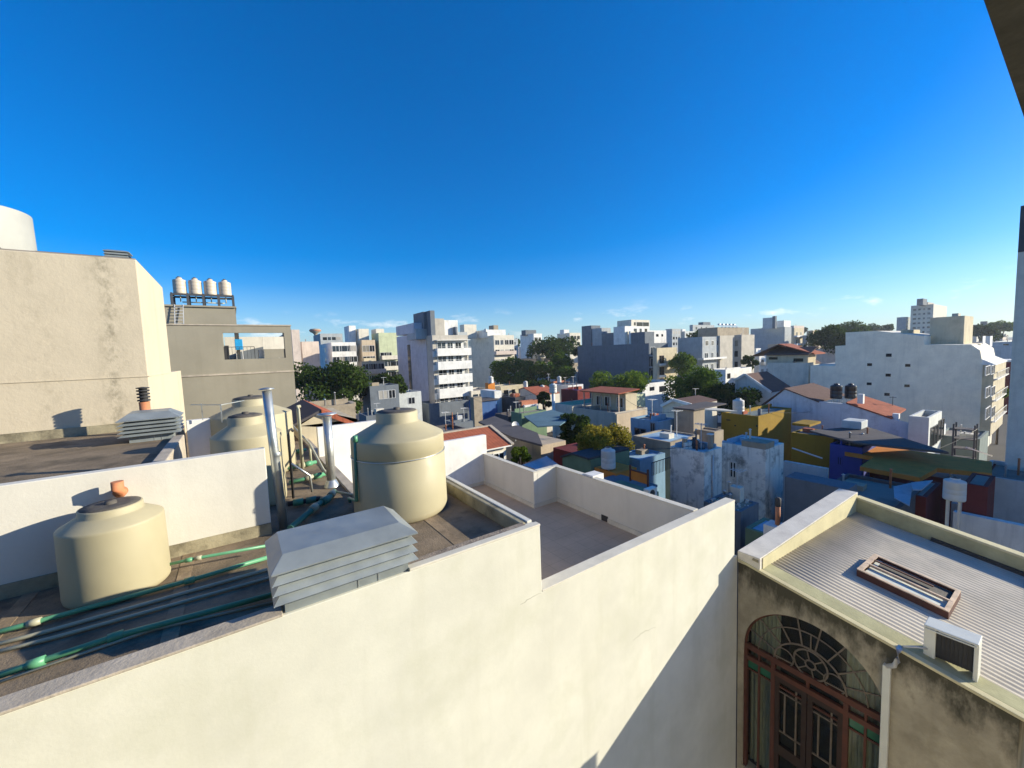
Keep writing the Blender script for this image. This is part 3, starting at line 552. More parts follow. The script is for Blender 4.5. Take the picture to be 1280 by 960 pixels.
m.bar((XW, cyA-.7, zA+.13), (XW, cyA-.32, zA+.13), .03, .03, (1, 0, 0)); m.bar((XW, cyA+.7, zA+.13), (XW, cyA+.32, zA+.13), .03, .03, (1, 0, 0)); m.bar((XW, cyA-.04, zA+.67), (XW, cyA-.04, zA+1.05), .022, .03, (1, 0, 0))
m.build('fan_tracery', M['leadgrey'], wnd)
m = MB(); m.add([(XW+.02, y, z) for y, z in arc]+[(XW+.02, cyA-RA, -11.2), (XW+.02, cyA+RA, -11.2)], [tuple(range(43))]); m.build('pane', M['glass'], wnd, fix=False)
for y0, y1 in ((cyA-RA+.08, cyA-1.07), (cyA-1.03, cyA-.77), (cyA+.77, cyA+1.03), (cyA+1.07, cyA+RA-.08)):
    m = MB(); m.box(XW+.01, XW+.015, y0, y1, -8.40, -8.17); m.build('green_pane', M['greenglass'], wnd)
for s_, nm in ((-1, 0), (1, 0)):
    y0, y1 = (cyA-.68, cyA-.01) if s_ < 0 else (cyA+.01, cyA+.68); m = MB()
    for a in ((y0, y0+.1, -11.2, -8.17), (y1-.1, y1, -11.2, -8.17), (y0+.1, y1-.1, -8.30, -8.17), (y0+.1, y1-.1, -10.2, -9.95)): ybar(m, a[0], a[1], a[2], a[3], .07)
    d_ = m.build('door_leaf', M['darkwood'], wnd)
    m = MB()
    for a in ((y0+.1, y1-.1, -8.56, -8.53), (y0+.1, y1-.1, -9.6, -9.57), (y0+.2, y0+.23, -9.95, -8.3), (y1-.23, y1-.2, -9.57, -8.56)): ybar(m, a[0], a[1], a[2], a[3], .04)
    m.build('glazing_bar', M['leadgrey'], d_)
for y0, y1 in ((cyA-RA, cyA-.62), (cyA+.68, cyA+RA)):
    m = MB(); k = 24; pts = [(XW+.28+.035*math.sin(i*1.9), y0+(y1-y0)*i/k) for i in range(k+1)]
    for i in range(k):
        tops = [zA+math.sqrt(max(0, RA**2-(pts[j][1]-cyA)**2)) for j in (i, i+1)]
        m.quad((pts[i][0], pts[i][1], -11.2), (pts[i+1][0], pts[i+1][1], -11.2), (pts[i+1][0], pts[i+1][1], tops[1]), (pts[i][0], pts[i][1], tops[0]))
    m.build('curtain', M['curtain'], wnd, fix=False)
m = MB(); m.box(XF+.281, 13.5, .7, 4.9, -11.3, -11.2); m.box(13.4, 13.5, .7, 4.9, -11.2, -6.6); m.box(XF+.281, 13.4, .67, .7, -11.2, -6.6); m.box(XF+.281, 13.4, 4.9, 4.93, -11.2, -6.6); m.box(XF+.281, 13.5, .67, 4.93, -6.6, -6.55); m.build('room_inside', M['inside'], ah)
# clay flue and pedestal behind the parapet
t = T('clay_flue', 'slim orange flue with black cowl behind the old house parapet', 'flue', (13.4, 5.6, -6.6))
fp = PY(972, 655, 5.65); fx = fp[0]
MB().box(fx-.3, fx+.25, 5.4, 5.95, -8.5, fp[2]-.02).build('pedestal', M['white'], t)
MB().tube([(fx, 5.65, fp[2]-.05), (fx, 5.65, fp[2]+.62)], .075, 14).build('pipe', M['clay'], t)
MB().lathe(fx, 5.65, [(.08, fp[2]+.60), (.09, fp[2]+.62), (.09, fp[2]+.86), (.05, fp[2]+.9), (0, fp[2]+.9)], 14).build('cowl', M['dark'], t)
# unseen stand-in for our own building, added to bounce sun onto the arched house
o = MB().box(-12, 1.2, -14, -.8, G, 3.0).build('bounce_building', M['sand']); tag(o, 'unseen sand coloured block added behind the viewpoint to bounce sun onto the arched house', 'building')
# our own building's eave, upper right
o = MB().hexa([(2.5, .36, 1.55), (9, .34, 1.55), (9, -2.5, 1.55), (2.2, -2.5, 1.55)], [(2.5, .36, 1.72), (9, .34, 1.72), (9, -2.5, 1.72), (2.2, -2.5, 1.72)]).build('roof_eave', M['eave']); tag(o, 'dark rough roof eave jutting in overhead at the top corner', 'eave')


# ================================================================== CITY HELPERS
FOOT = []                                    # footprints taken
class B: Y0 = 0.
def bld(label, xc, yt, w=None, z=None, xl=None, xr=None, dx=6., dy=8., mat='white', roofm='flatroof', z0=G, par=.5, name='building', cat='building', group=None, T_=None, part='wall'):
    """block with its near corner on pixel column xc, top edge at pixel yt; left face (-u) runs to column xl, right face (-v) to xr"""
    b = B(); P = PW(xc, yt, w) if w else PZ(xc, yt, z)
    b.X0, b.Y0, b.zt = map(float, P)
    b.Y1 = float(PX(xl, HZ(xl), b.X0)[1]) if xl is not None else b.Y0+dy
    b.X1 = float(PY(xr, HZ(xr), b.Y0)[0]) if xr is not None else b.X0+dx
    return bx(b, label, mat, roofm, z0, par, name, cat, group, T_, part)
def bx(b, label, mat, roofm, z0, par, name, cat, group, T_, part='wall'):
    b.t = T_ or T(name, label, cat, ((b.X0+b.X1)/2, (b.Y0+b.Y1)/2, z0), group)
    m = MB(); X0, X1, Y0, Y1, zt = b.X0, b.X1, b.Y0, b.Y1, b.zt
    th = min(.2, (X1-X0)*.2, (Y1-Y0)*.2)
    if par:
        zi = zt-par
        for a in ((X0, X1, Y0, Y0+th), (X0, X1, Y1-th, Y1), (X0, X0+th, Y0+th, Y1-th), (X1-th, X1, Y0+th, Y1-th)): m.box(*a, z0, zt)
        b.wall = m.build(part, M[mat], b.t)
        MB().box(X0+th, X1-th, Y0+th, Y1-th, zi-.2, zi).build('roof', M[roofm], b.t)
        rg = random.Random(int(abs(X0*131+Y0*17)))
        if not T_ and X1-X0 > 2 and Y1-Y0 > 2 and Y0 < 110:
            px = lambda: rg.uniform(X0+.5, X1-.6); py = lambda: rg.uniform(Y0+.5, Y1-.6)
            for k in range(rg.randint(1, 3)):
                x, y, h = px(), py(), rg.uniform(.4, 1.3); MB().tube([(x, y, zi), (x, y, zi+h)], .06, 8).lathe(x, y, [(.06, zi+h), (.11, zi+h+.01), (.0, zi+h+.09)], 8).build('vent_pipe', M[rg.choice(('alu', 'clay', 'white'))], b.t)
            if rg.random() < .6:
                x, y = px(), py(); MB().box(x, min(x+rg.uniform(.5, 1.4), X1-.2), y, min(y+rg.uniform(.5, 1.2), Y1-.2), zi, zi+rg.uniform(.25, .9)).build('roof_hatch', M[rg.choice(('concrete', 'offwhite', 'alu', 'clayroof'))], b.t)
            if rg.random() < .5:
                x, y, h = px(), py(), rg.uniform(1.5, 2.6); m2 = MB().bar((x, y, zi), (x, y, zi+h), .045)
                for q in range(4): m2.bar((x-.45+.05*q, y-.3+.2*q, zi+h-.05), (x+.45-.05*q, y-.3+.2*q, zi+h-.05), .025)
                m2.bar((x, y-.35, zi+h-.05), (x, y+.4, zi+h-.05), .025); m2.build('aerial', M['alu'], b.t)
            if rg.random() < .45:
                y = py(); MB().box(X0+th, X1-th, y, y+.12, zi, zi+.5).build('dividing_wall', M[mat], b.t)
    else:
        m.box(X0, X1, Y0, Y1, z0, zt); b.wall = m.build(part, M[mat], b.t)
    if not T_: FOOT.append((X0, X1, Y0, Y1))
    return b
def sub(b, part, xc, yt, dY=None, xl=None, xr=None, mat='white', dx=3., dy=3., z0=None, w=None, par=0, roofm='flatroof'):
    """a further volume of the same building (stair head, upper floor), placed dY behind its front"""
    c = B(); P = PW(xc, yt, w) if w else PY(xc, yt, b.Y0+(dY or 0)); c.X0, c.Y0, c.zt = map(float, P)
    c.Y1 = float(PX(xl, HZ(xl), c.X0)[1]) if xl is not None else c.Y0+dy
    c.X1 = float(PY(xr, HZ(xr), c.Y0)[0]) if xr is not None else c.X0+dx
    return bx(c, None, mat, roofm, b.zt-.55 if z0 is None else z0, par, None, None, None, b.t, part)
def pane(b, face, u0, u1, z0, z1, frame=True, fm='alu', gm='glassdark', name='window', ac=None):
    d = .03
    if face == 'v': q = lambda u, o, z: (u, b.Y0-o, z)
    else: q = lambda u, o, z: (b.X0-o, u, z)
    def bb_(m, ua, ub, oa, ob, za, zb):
        a, c = q(ua, oa, za), q(ub, ob, zb); m.box(a[0], c[0], a[1], c[1], a[2], c[2])
    m = MB()
    if frame:
        t = .09 if b.Y0 < 115 else .14
        for r in ((u0, u1, z0-.06, z0), (u0, u1, z1-.07, z1), (u0, u0+t, z0, z1-.07), (u1-t, u1, z0, z1-.07), ((u0+u1)/2-.04, (u0+u1)/2+.04, z0, z1-.07)): bb_(m, r[0], r[1], -.04, .05, r[2], r[3])
        o = m.build(name, M[fm], b.t); p = MB(); bb_(p, u0+t, u1-t, -.03, .015, z0, z1-.07); p.build('pane', M[gm], o)
    else:
        bb_(m, u0, u1, -.03, .02, z0, z1); m.build(name, M[gm], b.t)
def wins(b, face, cols, rows, f0, f1, top, storey, ww, wh, frame=False, fm='alu', gm='glassdark', skip=0.):
    a0, a1 = (b.X0, b.X1) if face == 'v' else (b.Y0, b.Y1); rj = random.Random(int(abs(b.X0*7+b.Y0*3))+cols)
    for r in range(rows):
        for c in range(cols):
            if skip and random.random() < skip: continue
            u = a0+(a1-a0)*(f0+(f1-f0)*(c+.5)/cols); z = b.zt-top-r*storey
            k_ = rj.random(); w2 = ww*(.8+.4*((c*7+3) % 5)/4)
            pane(b, face, u-w2/2, u+w2/2, z-wh, z, frame, fm, gm if k_ < .62 else ('glassblue' if k_ < .8 else ('shutter' if k_ < .92 else 'curtainwarm')))
def winpx(b, face, rects, frame=False, fm='alu', gm='glassdark', name='window'):
    for (x0, y0, x1, y1) in rects:
        if face == 'v': A, D = PY(x0, y0, b.Y0), PY(x1, y1, b.Y0); u0, u1 = A[0], D[0]
        else: A, D = PX(x0, y0, b.X0), PX(x1, y1, b.X0); u0, u1 = D[1], A[1]
        pane(b, face, min(u0, u1), max(u0, u1), float(D[2]), float(A[2]), frame, fm, gm, name)
def balc(b, u0, u1, z, mat='white', out=1.2, h=1.0, face='v'):
    m = MB()
    if face == 'v':
        y = b.Y0; m.box(u0, u1, y-out, y, z-.15, z); m.box(u0, u1, y-out, y-out+.12, z, z+h); m.box(u0, u0+.12, y-out+.12, y, z, z+h); m.box(u1-.12, u1, y-out+.12, y, z, z+h)
    else:
        x = b.X0; m.box(x-out, x, u0, u1, z-.15, z); m.box(x-out, x-out+.12, u0, u1, z, z+h)
    m.build('balcony', M[mat], b.t)
def gable(T_, X0, X1, Y0, Y1, ze, zr_, mat, axis='x', over=.25, th=.12, name='roof'):
    """pitched roof; ridge runs along the axis given"""
    if axis == 'x':
        ym = (Y0+Y1)/2
        for s_, (ya, za, yb, zb_) in enumerate(((Y0-over, ze, ym, zr_), (ym, zr_, Y1+over, ze))):
            MB().hexa([(X0-over, ya, za), (X1+over, ya, za), (X1+over, yb, zb_), (X0-over, yb, zb_)], [(X0-over, ya, za+th), (X1+over, ya, za+th), (X1+over, yb, zb_+th), (X0-over, yb, zb_+th)]).build(name, M[mat], T_)
    else:
        xm = (X0+X1)/2
        for s_, (xa, za, xb, zb_) in enumerate(((X0-over, ze, xm, zr_), (xm, zr_, X1+over, ze))):
            MB().hexa([(xa, Y0-over, za), (xb, Y0-over, zb_), (xb, Y1+over, zb_), (xa, Y1+over, za)], [(xa, Y0-over, za+th), (xb, Y0-over, zb_+th), (xb, Y1+over, zb_+th), (xa, Y1+over, za+th)]).build(name, M[mat], T_)
def gwall(T_, X0, X1, Y0, Y1, ze, zr_, mat, axis='x', z0=G):
    """four walls with gable ends"""
    m = MB(); m.box(X0, X1, Y0, Y1, z0, ze)
    if axis == 'x':
        ym = (Y0+Y1)/2
        for x in (X0, X1-.15): m.hexa([(x, Y0, ze), (x, Y1, ze), (x, ym, zr_)], [(x+.15, Y0, ze), (x+.15, Y1, ze), (x+.15, ym, zr_)])
    else:
        xm = (X0+X1)/2
        for y in (Y0, Y1-.15): m.hexa([(X0, y, ze), (X1, y, ze), (xm, y, zr_)], [(X0, y+.15, ze), (X1, y+.15, ze), (xm, y+.15, zr_)])
    return m.build('wall', M[mat], T_)
def citytank(label, x, y0, y1, w, dpx, mat='tankwhite', legs=0.):
    """tank whose outline on the photograph spans rows y0-y1"""
    a, b_ = PW(x, y1, w), PW(x, y0, w); R = dpx/2*w/F*F/float(np.linalg.norm(ray(x, y1))); t = None
    o = lathe_tank('water_tank', label, a[0], a[1], a[2], R, a[2]+(b_[2]-a[2])*.86, R*.45, b_[2], M[mat], 'water tanks on the house roofs', .02, lid='lid' if mat != 'tankblack' else 'dark', n=24, ribs=(.35, .6))
    if legs:
        for k in range(4):
            q = math.pi/4+k*math.pi/2; MB().bar((a[0]+R*.7*math.cos(q), a[1]+R*.7*math.sin(q), a[2]-legs), (a[0]+R*.7*math.cos(q), a[1]+R*.7*math.sin(q), a[2]), .07).build('leg', M['alu'], o)
    return o

# trees ------------------------------------------------------------
def leafmesh(name, R, n, leaf, mat, clumps, squash=.8, seed=1):
    """crown of many small leaf cards scattered through uneven clumps (unit: metres, base of crown at z=0)"""
    rng = np.random.default_rng(seed); vs = []; 
    cl = []
    for k in range(clumps):
        a = rng.uniform(0, 2*math.pi); r = R*.80*math.sqrt(rng.uniform(0, 1)); zc = rng.uniform(.25, 1.35)*R*squash
        rr = R*(rng.uniform(.28, .5) if clumps > 12 else rng.uniform(.42, .62))*(1-.25*r/R)
        if r > R*.4 and zc > R*squash*1.15: zc *= .75
        cl.append((r*math.cos(a), r*math.sin(a), zc, rr))
    wt = np.array([c[3]**2 for c in cl]); wt /= wt.sum()
    idx = rng.choice(len(cl), n, p=wt); c = np.array(cl)[idx]
    d = rng.normal(size=(n, 3)); d /= np.linalg.norm(d, axis=1)[:, None]
    rad = c[:, 3]*rng.uniform(.25, 1.12, n)**.45
    p = c[:, :3]+d*rad[:, None]*np.array([1, 1, .82])
    e1 = rng.normal(size=(n, 3)); e1 /= np.linalg.norm(e1, axis=1)[:, None]
    e2 = np.cross(e1, d+rng.normal(size=(n, 3))*.5); e2 /= (np.linalg.norm(e2, axis=1)[:, None]+1e-9)
    s = leaf*rng.uniform(.6, 1.3, n)[:, None]
    v = np.stack([p-e1*s, p-e2*s*.55, p+e1*s, p+e2*s*.55], 1).reshape(-1, 3)
    me = bpy.data.meshes.new(name); me.from_pydata(v.tolist(), [], [(4*i, 4*i+1, 4*i+2, 4*i+3) for i in range(n)]); me.materials.append(mat)
    return me, cl
def tree(label, xc, yt, yb, wpx, w, mat, n=5000, leaf=.34, clumps=16, seed=1, zground=G, squash=None, name='tree', cat='tree', group='trees among the houses'):
    """tree whose crown spans rows yt..yb and wpx columns on the photograph at depth w"""
    top, bot = PW(xc, yt, w), PW(xc, yb, w); R = wpx/2*w/F*1.1; hgt = float(top[2]-bot[2])*1.06
    squash = hgt/(R*1.75)
    t = T(name, label, cat, (bot[0], bot[1], zground), group)
    me, cl = leafmesh('crown', R, n, leaf, M[mat], clumps, squash, seed)
    o = bpy.data.objects.new('crown', me); C.objects.link(o); o.parent = t; o.location = (0, 0, float(bot[2])-zground)
    h0 = float(bot[2])-zground; m = MB(); r0 = max(.12, R*.07); ox, oy = float(bot[0]), float(bot[1]); zf = h0+hgt*.35
    m.tube([(ox, oy, zground), (ox+.05*R, oy, zground+h0*.5), (ox, oy+.04*R, zground+zf)], [r0*1.25, r0, r0*.7], 9)
    for k, c in enumerate(sorted(cl, key=lambda q: -q[3])[:7]):
        m.tube([(ox, oy, zground+h0*.75+k*.1*hgt*.3), (ox+c[0]*.5, oy+c[1]*.5, zground+h0+c[2]*.55), (ox+c[0], oy+c[1], zground+h0+c[2])], [r0*.6, r0*.4, r0*.12], 6)
    m.build('trunk', M['trunk'], t, fix=False)
    return t

# ================================================================== CITY: the far left part
b = bld('pinkish white blank block rising just behind the right edge of the taupe building', 364, 412, w=75, xr=377, xl=350, mat='pinkish')
b = bld('low blank pinkish block between the taupe building and the beige apartments', 377, 427, w=95, xr=400, dy=12, mat='pinkish')
t = T('water_tower', 'brown mushroom shaped water tower on the skyline behind the pinkish block', 'water tower', (*PW(394, 420, 260)[:2], G))
a = PW(394, 413.5, 260); q = 260/F
MB().lathe(a[0], a[1], [(1.6*q, G), (1.6*q, a[2]-5*q), (3*q, a[2]-3*q), (6*q, a[2]-1.5*q), (6.6*q, a[2]+1*q), (5.6*q, a[2]+2.2*q), (0, a[2]+2.8*q)], 24).build('shaft', M['concrete'], t)
MB().lathe(a[0], a[1], [(6.7*q, a[2]-.5*q), (6.9*q, a[2]+.2*q), (6.7*q, a[2]+.8*q)], 24).build('gallery', M['brick'], t)
b = bld('grey-blue flat block behind the white apartments near the water tower', 400, 417, w=135, xr=430, dy=14, mat='bluegrey'); wins(b, 'v', 4, 1, .1, .9, 1.2, 3, 1.2, 1)
b = bld('white apartment block with three rows of windows beside the tan block', 414, 428, w=105, xl=400, xr=446, mat='white'); wins(b, 'v', 4, 5, .05, .98, .9, 2.9, 1.7, 1.5, True); wins(b, 'u', 1, 3, .3, .7, 1.2, 2.9, 1.3, 1.3)
b = bld('tan apartment block with recessed bays beside the white apartments', 452, 425, w=110, xl=446, xr=470, mat='tan'); wins(b, 'v', 2, 4, .05, .98, 1.5, 3, 1.8, 1.7, True)
for k in range(2): balc(b, b.X0, b.X0+(b.X1-b.X0)*.9, b.zt-6-3*k, 'sand')
sub(b, 'stair_head', 436, 407, 6, xr=447, mat='white', dy=6); sub(b, 'stair_head', 448, 411, 4, xr=463, mat='offwhite', dy=6)
b = bld('lime tinted apartment block with a roof terrace left of the white tower', 473, 416, w=112, xl=466, xr=499, mat='limey'); wins(b, 'v', 2, 1, .1, .6, 5.5, 3, 2, 1.7, True); wins(b, 'v', 3, 3, .05, .98, 8, 3, 2, 1.5, True)
for k in range(3): balc(b, b.X0+.3, b.X1, b.zt-7.4-3*k, 'offwhite')
sub(b, 'upper_floor', 470, 411, 5, xr=482, mat='offwhite', dy=5)
b = bld('cream terraced flats with balconies below the tan block', 452, 452, w=100, xl=447, xr=480, mat='sand'); wins(b, 'v', 4, 3, .05, .95, .6, 3, 1.5, 1.7, True); balc(b, b.X0, b.X1, b.zt-3, 'pinkish'); balc(b, b.X0, b.X1, b.zt-6, 'pinkish')
b = bld('low dark shaded house at the foot of the white tower', 462, 483, w=62, xl=450, xr=496, mat='slate', dy=9); wins(b, 'v', 2, 1, .3, .9, .8, 3, 1.4, 1.3, True)  # slate colour stands in for the tree shade over this house
b = bld('flat concrete hut with a slot window behind the red tile edge', 374, 511, w=34, xr=440, dy=5, mat='concrete', par=.15); winpx(b, 'v', [(380, 515, 398, 519)])
sub(b, 'roof_hut', 421, 505, 2.5, xr=441, mat='concrete', dy=2)
# red edge roof right behind the terrace wall
t = T('tiled_house', 'house with terracotta roof edge peeking over the terrace back wall by the flue', 'house', (4, 19, G))
Yr = 17.0; A, D, E_ = PY(362, 534, Yr), PY(401, 512, Yr), PY(447, 533, Yr)
xa_, xr_, xb_ = float(A[0]), float(D[0]), float(E_[0]); za_, zr_, zb_ = float(A[2]), float(D[2]), float(E_[2])
m = MB(); m.box(xa_+.3, xb_, Yr, Yr+5, G, za_); m.hexa([(xa_+.3, Yr, za_), (xb_, Yr, za_), (xb_, Yr, zb_-.1), (xr_, Yr, zr_-.1)], [(xa_+.3, Yr+.2, za_), (xb_, Yr+.2, za_), (xb_, Yr+.2, zb_-.1), (xr_, Yr+.2, zr_-.1)]); m.build('wall', M['sand'], t)
MB().hexa([(xa_, Yr-.1, za_-.05), (xr_, Yr-.1, zr_-.08), (xr_, Yr+5, zr_-.08), (xa_, Yr+5, za_-.05)], [(xa_, Yr-.1, za_+.05), (xr_, Yr-.1, zr_+.02), (xr_, Yr+5, zr_+.02), (xa_, Yr+5, za_+.05)]).build('roof', M['darksheet'], t)  # left slope painted dark, the shade on the tile roof put into its colour
MB().hexa([(xr_, Yr-.15, zr_-.16), (xb_+.3, Yr-.15, zb_-.22), (xb_+.3, Yr+5, zb_-.22), (xr_, Yr+5, zr_-.16)], [(xr_, Yr-.15, zr_+.02), (xb_+.3, Yr-.15, zb_-.04), (xb_+.3, Yr+5, zb_-.04), (xr_, Yr+5, zr_+.02)]).build('roof', M['clayroof'], t)
FOOT.append((xa_, xb_, 16.5, 22))

# red tiled house beyond the terrace
t = T('tiled_house', 'house with red clay tile roof and cream gable just beyond the white terrace wall', 'house', (12, 24, G))
Yh = 25.0; E_ = PY(640, 557, Yh); XRt, ze_ = float(E_[0]), float(E_[2]); D = PX(612, 534, XRt); Yrd, zrd = float(D[1]), float(D[2])
XLt = float(PY(540, 565, Yh)[0])
m = MB(); m.box(XLt, XRt-.3, Yh+.4, 2*Yrd-Yh-.4, G, ze_-.05)
m.hexa([(XRt-.5, Yh+.4, ze_-.05), (XRt-.3, Yh+.4, ze_-.05), (XRt-.3, Yrd, zrd-.1), (XRt-.5, Yrd, zrd-.1)], [(XRt-.5, 2*Yrd-Yh-.4, ze_-.05), (XRt-.3, 2*Yrd-Yh-.4, ze_-.05), (XRt-.3, Yrd+.01, zrd-.1), (XRt-.5, Yrd+.01, zrd-.1)]); m.build('wall', M['offwhite'], t)
for ya_, yb_ in ((Yh, Yrd), (2*Yrd-Yh, Yrd)):
    MB().hexa([(XLt, ya_, ze_), (XRt, ya_, ze_), (XRt, yb_, zrd), (XLt, yb_, zrd)], [(XLt, ya_, ze_+.12), (XRt, ya_, ze_+.12), (XRt, yb_, zrd+.12), (XLt, yb_, zrd+.12)]).build('roof', M['clayroof'], t)
m = MB(); m.bar((XRt+.02, Yh-.05, ze_+.12), (XRt+.02, Yrd, zrd+.14), .28, .14); m.bar((XLt, Yrd, zrd+.14), (XRt, Yrd, zrd+.14), .26, .10); m.build('ridge_cap', M['coping'], t)
m = MB(); m.bar((XLt, Yh+.05, ze_+.02), (XRt, Yh+.05, ze_+.02), .12, .1); m.build('gutter', M['white'], t)
hb = B(); hb.Y0 = Yh+.4; hb.X0 = XLt; hb.t = t; winpx(hb, 'v', [(616, 567, 631, 578)], True, 'white'); FOOT.append((XLt, XRt, Yh, 2*Yrd-Yh))

# ------------------------------------------------------------------ the white tower
wt = bld('white balcony tower with blue-shaded blank side and grey roof boxes', 532, 415.5, w=90, xl=497, xr=538, mat='lav_shade', par=.4, name='apartment_tower', cat='apartment tower')
tw_ = wt.t
c = sub(wt, 'side_wall', 517, 403.5, 0, xl=497, mat='lav_shade', z0=wt.zt-.1); 
c.wall.name = 'stair_wall'
v = B(); v.X0 = wt.X0; v.t = tw_; v.Y0 = wt.Y0
winpx(v, 'u', [(509, 431, 516, 489)], False, gm='glassblue', name='window_strip')
fb = bld(None, 540, 419, w=86.5, xl=534, xr=585.5, mat='greycon', par=.8, T_=tw_, part='front_wall')
def P(x, y, dy=0): return PY(x, y, fb.Y0+dy)
for k in range(5):
    yb_ = 443.8+16.3*k+.15*k*k; yt_ = yb_-7.8
    A, D = P(545, yt_), P(585.5, yb_); zlow = float(D[2]); zt_ = float(A[2])
    balc(fb, fb.X0+.5, fb.X1+.1, zlow+.15, 'white', 1.3, zt_-zlow-.1)
    za = zt_+.02; zb_ = za+1.35
    m = MB(); m.box(fb.X0+1.0, fb.X1-.5, fb.Y0-.03, fb.Y0-.003, zlow+.16, zb_+.35); m.build('bay_wall', M['white'], tw_)
    for (f0, f1) in ((.12, .36), (.40, .56), (.62, .80), (.87, .96)):
        u0, u1 = fb.X0+(fb.X1-fb.X0)*f0, fb.X0+(fb.X1-fb.X0)*f1
        q_ = B(); q_.Y0 = fb.Y0-.03; q_.X0 = fb.X0; q_.t = tw_
        pane(q_, 'v', u0, u1, zlow+.2, zb_, True, 'white', 'glassblue' if (k+int(f0*10)) % 3 else 'glassdark', 'glass_door')
    m = MB(); m.box(fb.X0+.5, fb.X1, fb.Y0-1.25, fb.Y0-.03, zb_+.36, zb_+.5) if k == 0 else None
    if k == 0: m.build('canopy', M['white'], tw_)
    m = MB(); zz = zt_+.35; m.bar((fb.X0+.5, fb.Y0-1.25, zz), (fb.X1+.1, fb.Y0-1.25, zz), .05); m.build('handrail', M['alu'], tw_)
    m = MB(); m.box(fb.X0-.1, fb.X0+.75, fb.Y0-.5, fb.Y0-.003, zlow-.2, zlow+1.1); m.build('side_balcony', M['white'], tw_)
for (nm, x0, x1, yt_, dY, dep, mat) in (('lift_housing', 529, 537.5, 389.5, 3.0, 6, 'slate'), ('roof_pillar', 537.5, 543, 388, 1.0, 4, 'slate'), ('roof_box', 543, 555, 398, 1.2, 5, 'greycon'), ('roof_box', 555, 572, 400, 2.0, 5, 'white'), ('roof_deck_box', 536, 540, 402, 2.5, 7, 'bluegrey'), ('parapet_wall', 572, 584, 415, 3, 3, 'bluegrey')):
    A, D = P(x0, yt_, dY), P(x1, yt_, dY); m = MB(); m.box(A[0], D[0], fb.Y0+dY, fb.Y0+dY+dep, fb.zt-.7 if nm != 'lift_housing' else fb.zt+1.6, A[2]); m.build(nm, M[mat], tw_)
A = P(529, 401, 3.2); m = MB(); m.box(A[0]-1.8, P(537, 401, 3.2)[0], fb.Y0+3.3, fb.Y0+8.8, fb.zt-.7, fb.zt+1.62); m.build('lift_base', M['bluegrey'], tw_)
A, D = P(566, 409, 1.9), P(571, 416, 1.9); m = MB(); m.lathe((A[0]+D[0])/2, fb.Y0+1.6, [(0, fb.zt-.6), (.5, fb.zt-.6), (.5, A[2]), (0, A[2]+.1)], 16); m.build('vent_hood', M['slate'], tw_)
ax = bld('small bluish annex with a dark window at the foot of the white tower', 491, 492, w=78, xr=524, dy=6, mat='paleblue'); winpx(ax, 'v', [(510, 497, 519, 504)], True)
b = bld('dark recessed entrance block below the balconies of the white tower', 536, 505, w=84, xr=586, dy=6, mat='slate')

# ------------------------------------------------------------------ skyline blocks, middle
b = bld('cream apartment block with grey blank side right of the white tower', 617, 419, w=125, xl=586, xr=643, mat='sand'); wins(b, 'v', 4, 4, .04, .98, 1.5, 3, 1.5, 1.5, True)
b.wall.data.materials[0] = M['offwhite']
sub(b, 'upper_floor', 609, 412, 3, xl=596, xr=633, mat='white', dy=6); sub(b, 'stair_head', 617, 406.5, 5, xr=624, mat='concrete'); sub(b, 'stair_head', 580, 405.5, 8, xr=597, mat='offwhite'); balc(b, b.X0, b.X1, b.zt-6, 'pinkish'); balc(b, b.X0, b.X1, b.zt-9.2, 'pinkish')
b = bld('narrow white block with shaded side standing alone between tree crowns', 667, 417, w=165, xl=651, xr=678, mat='white'); wins(b, 'v', 2, 4, .05, .95, 1.5, 3, 1.8, 1.6, True); sub(b, 'roof_tank_house', 657, 412.5, 4, xr=671, mat='slate')
b = bld('pale block with lit cream end left of the dark slab', 712, 416, w=190, xl=697, xr=726, mat='offwhite'); wins(b, 'v', 3, 3, .05, .95, 1.5, 3, 1.8, 1.6); sub(b, 'stair_head', 705, 412, 3, xr=712)
b = bld('long low bluish row house with dark windows under the trees', 672, 470, w=118, xr=734, dy=8, mat='paleblue'); wins(b, 'v', 5, 1, .1, .9, .8, 3, 1.8, 1.5, True)
sl = bld('long dark slate slab building with blank shaded side', 811, 429, w=104, xl=722, xr=835, mat='slate', par=.3, name='slab_building'); FOOT[-1] = FOOT[-1]
for k in range(4): pane(sl, 'v', sl.X0+.6, sl.X0+2.6, sl.zt-3.2-3*k, sl.zt-1.0-3*k, True, 'white', 'glassblue')
for k in range(4): balc(sl, sl.X0+.1, sl.X0+3.0, sl.zt-3.3-3*k, 'bluegrey', .8, .25)
def onslab(part, x0, x1, yt_, Xo, dep, mat, zl=None):
    A, D = PX(x0, yt_, sl.X0+Xo), PX(x1, yt_, sl.X0+Xo); m = MB(); m.box(sl.X0+Xo, sl.X0+Xo+dep, A[1], D[1], sl.zt-.4, A[2]); return m.build(part, M[mat], sl.t)
onslab('roof_box', 727, 739, 408, 1.2, 4, 'slate'); onslab('roof_box', 739, 752, 411, 1.5, 4, 'bluegrey'); onslab('roof_wall', 752, 770, 417, .6, 4, 'slate'); onslab('roof_house', 771, 785, 415.5, .8, 3, 'offwhite'); onslab('chimney', 786, 788, 414, .7, .6, 'white'); onslab('roof_wall', 788, 806, 416, 1.0, 4, 'slate')
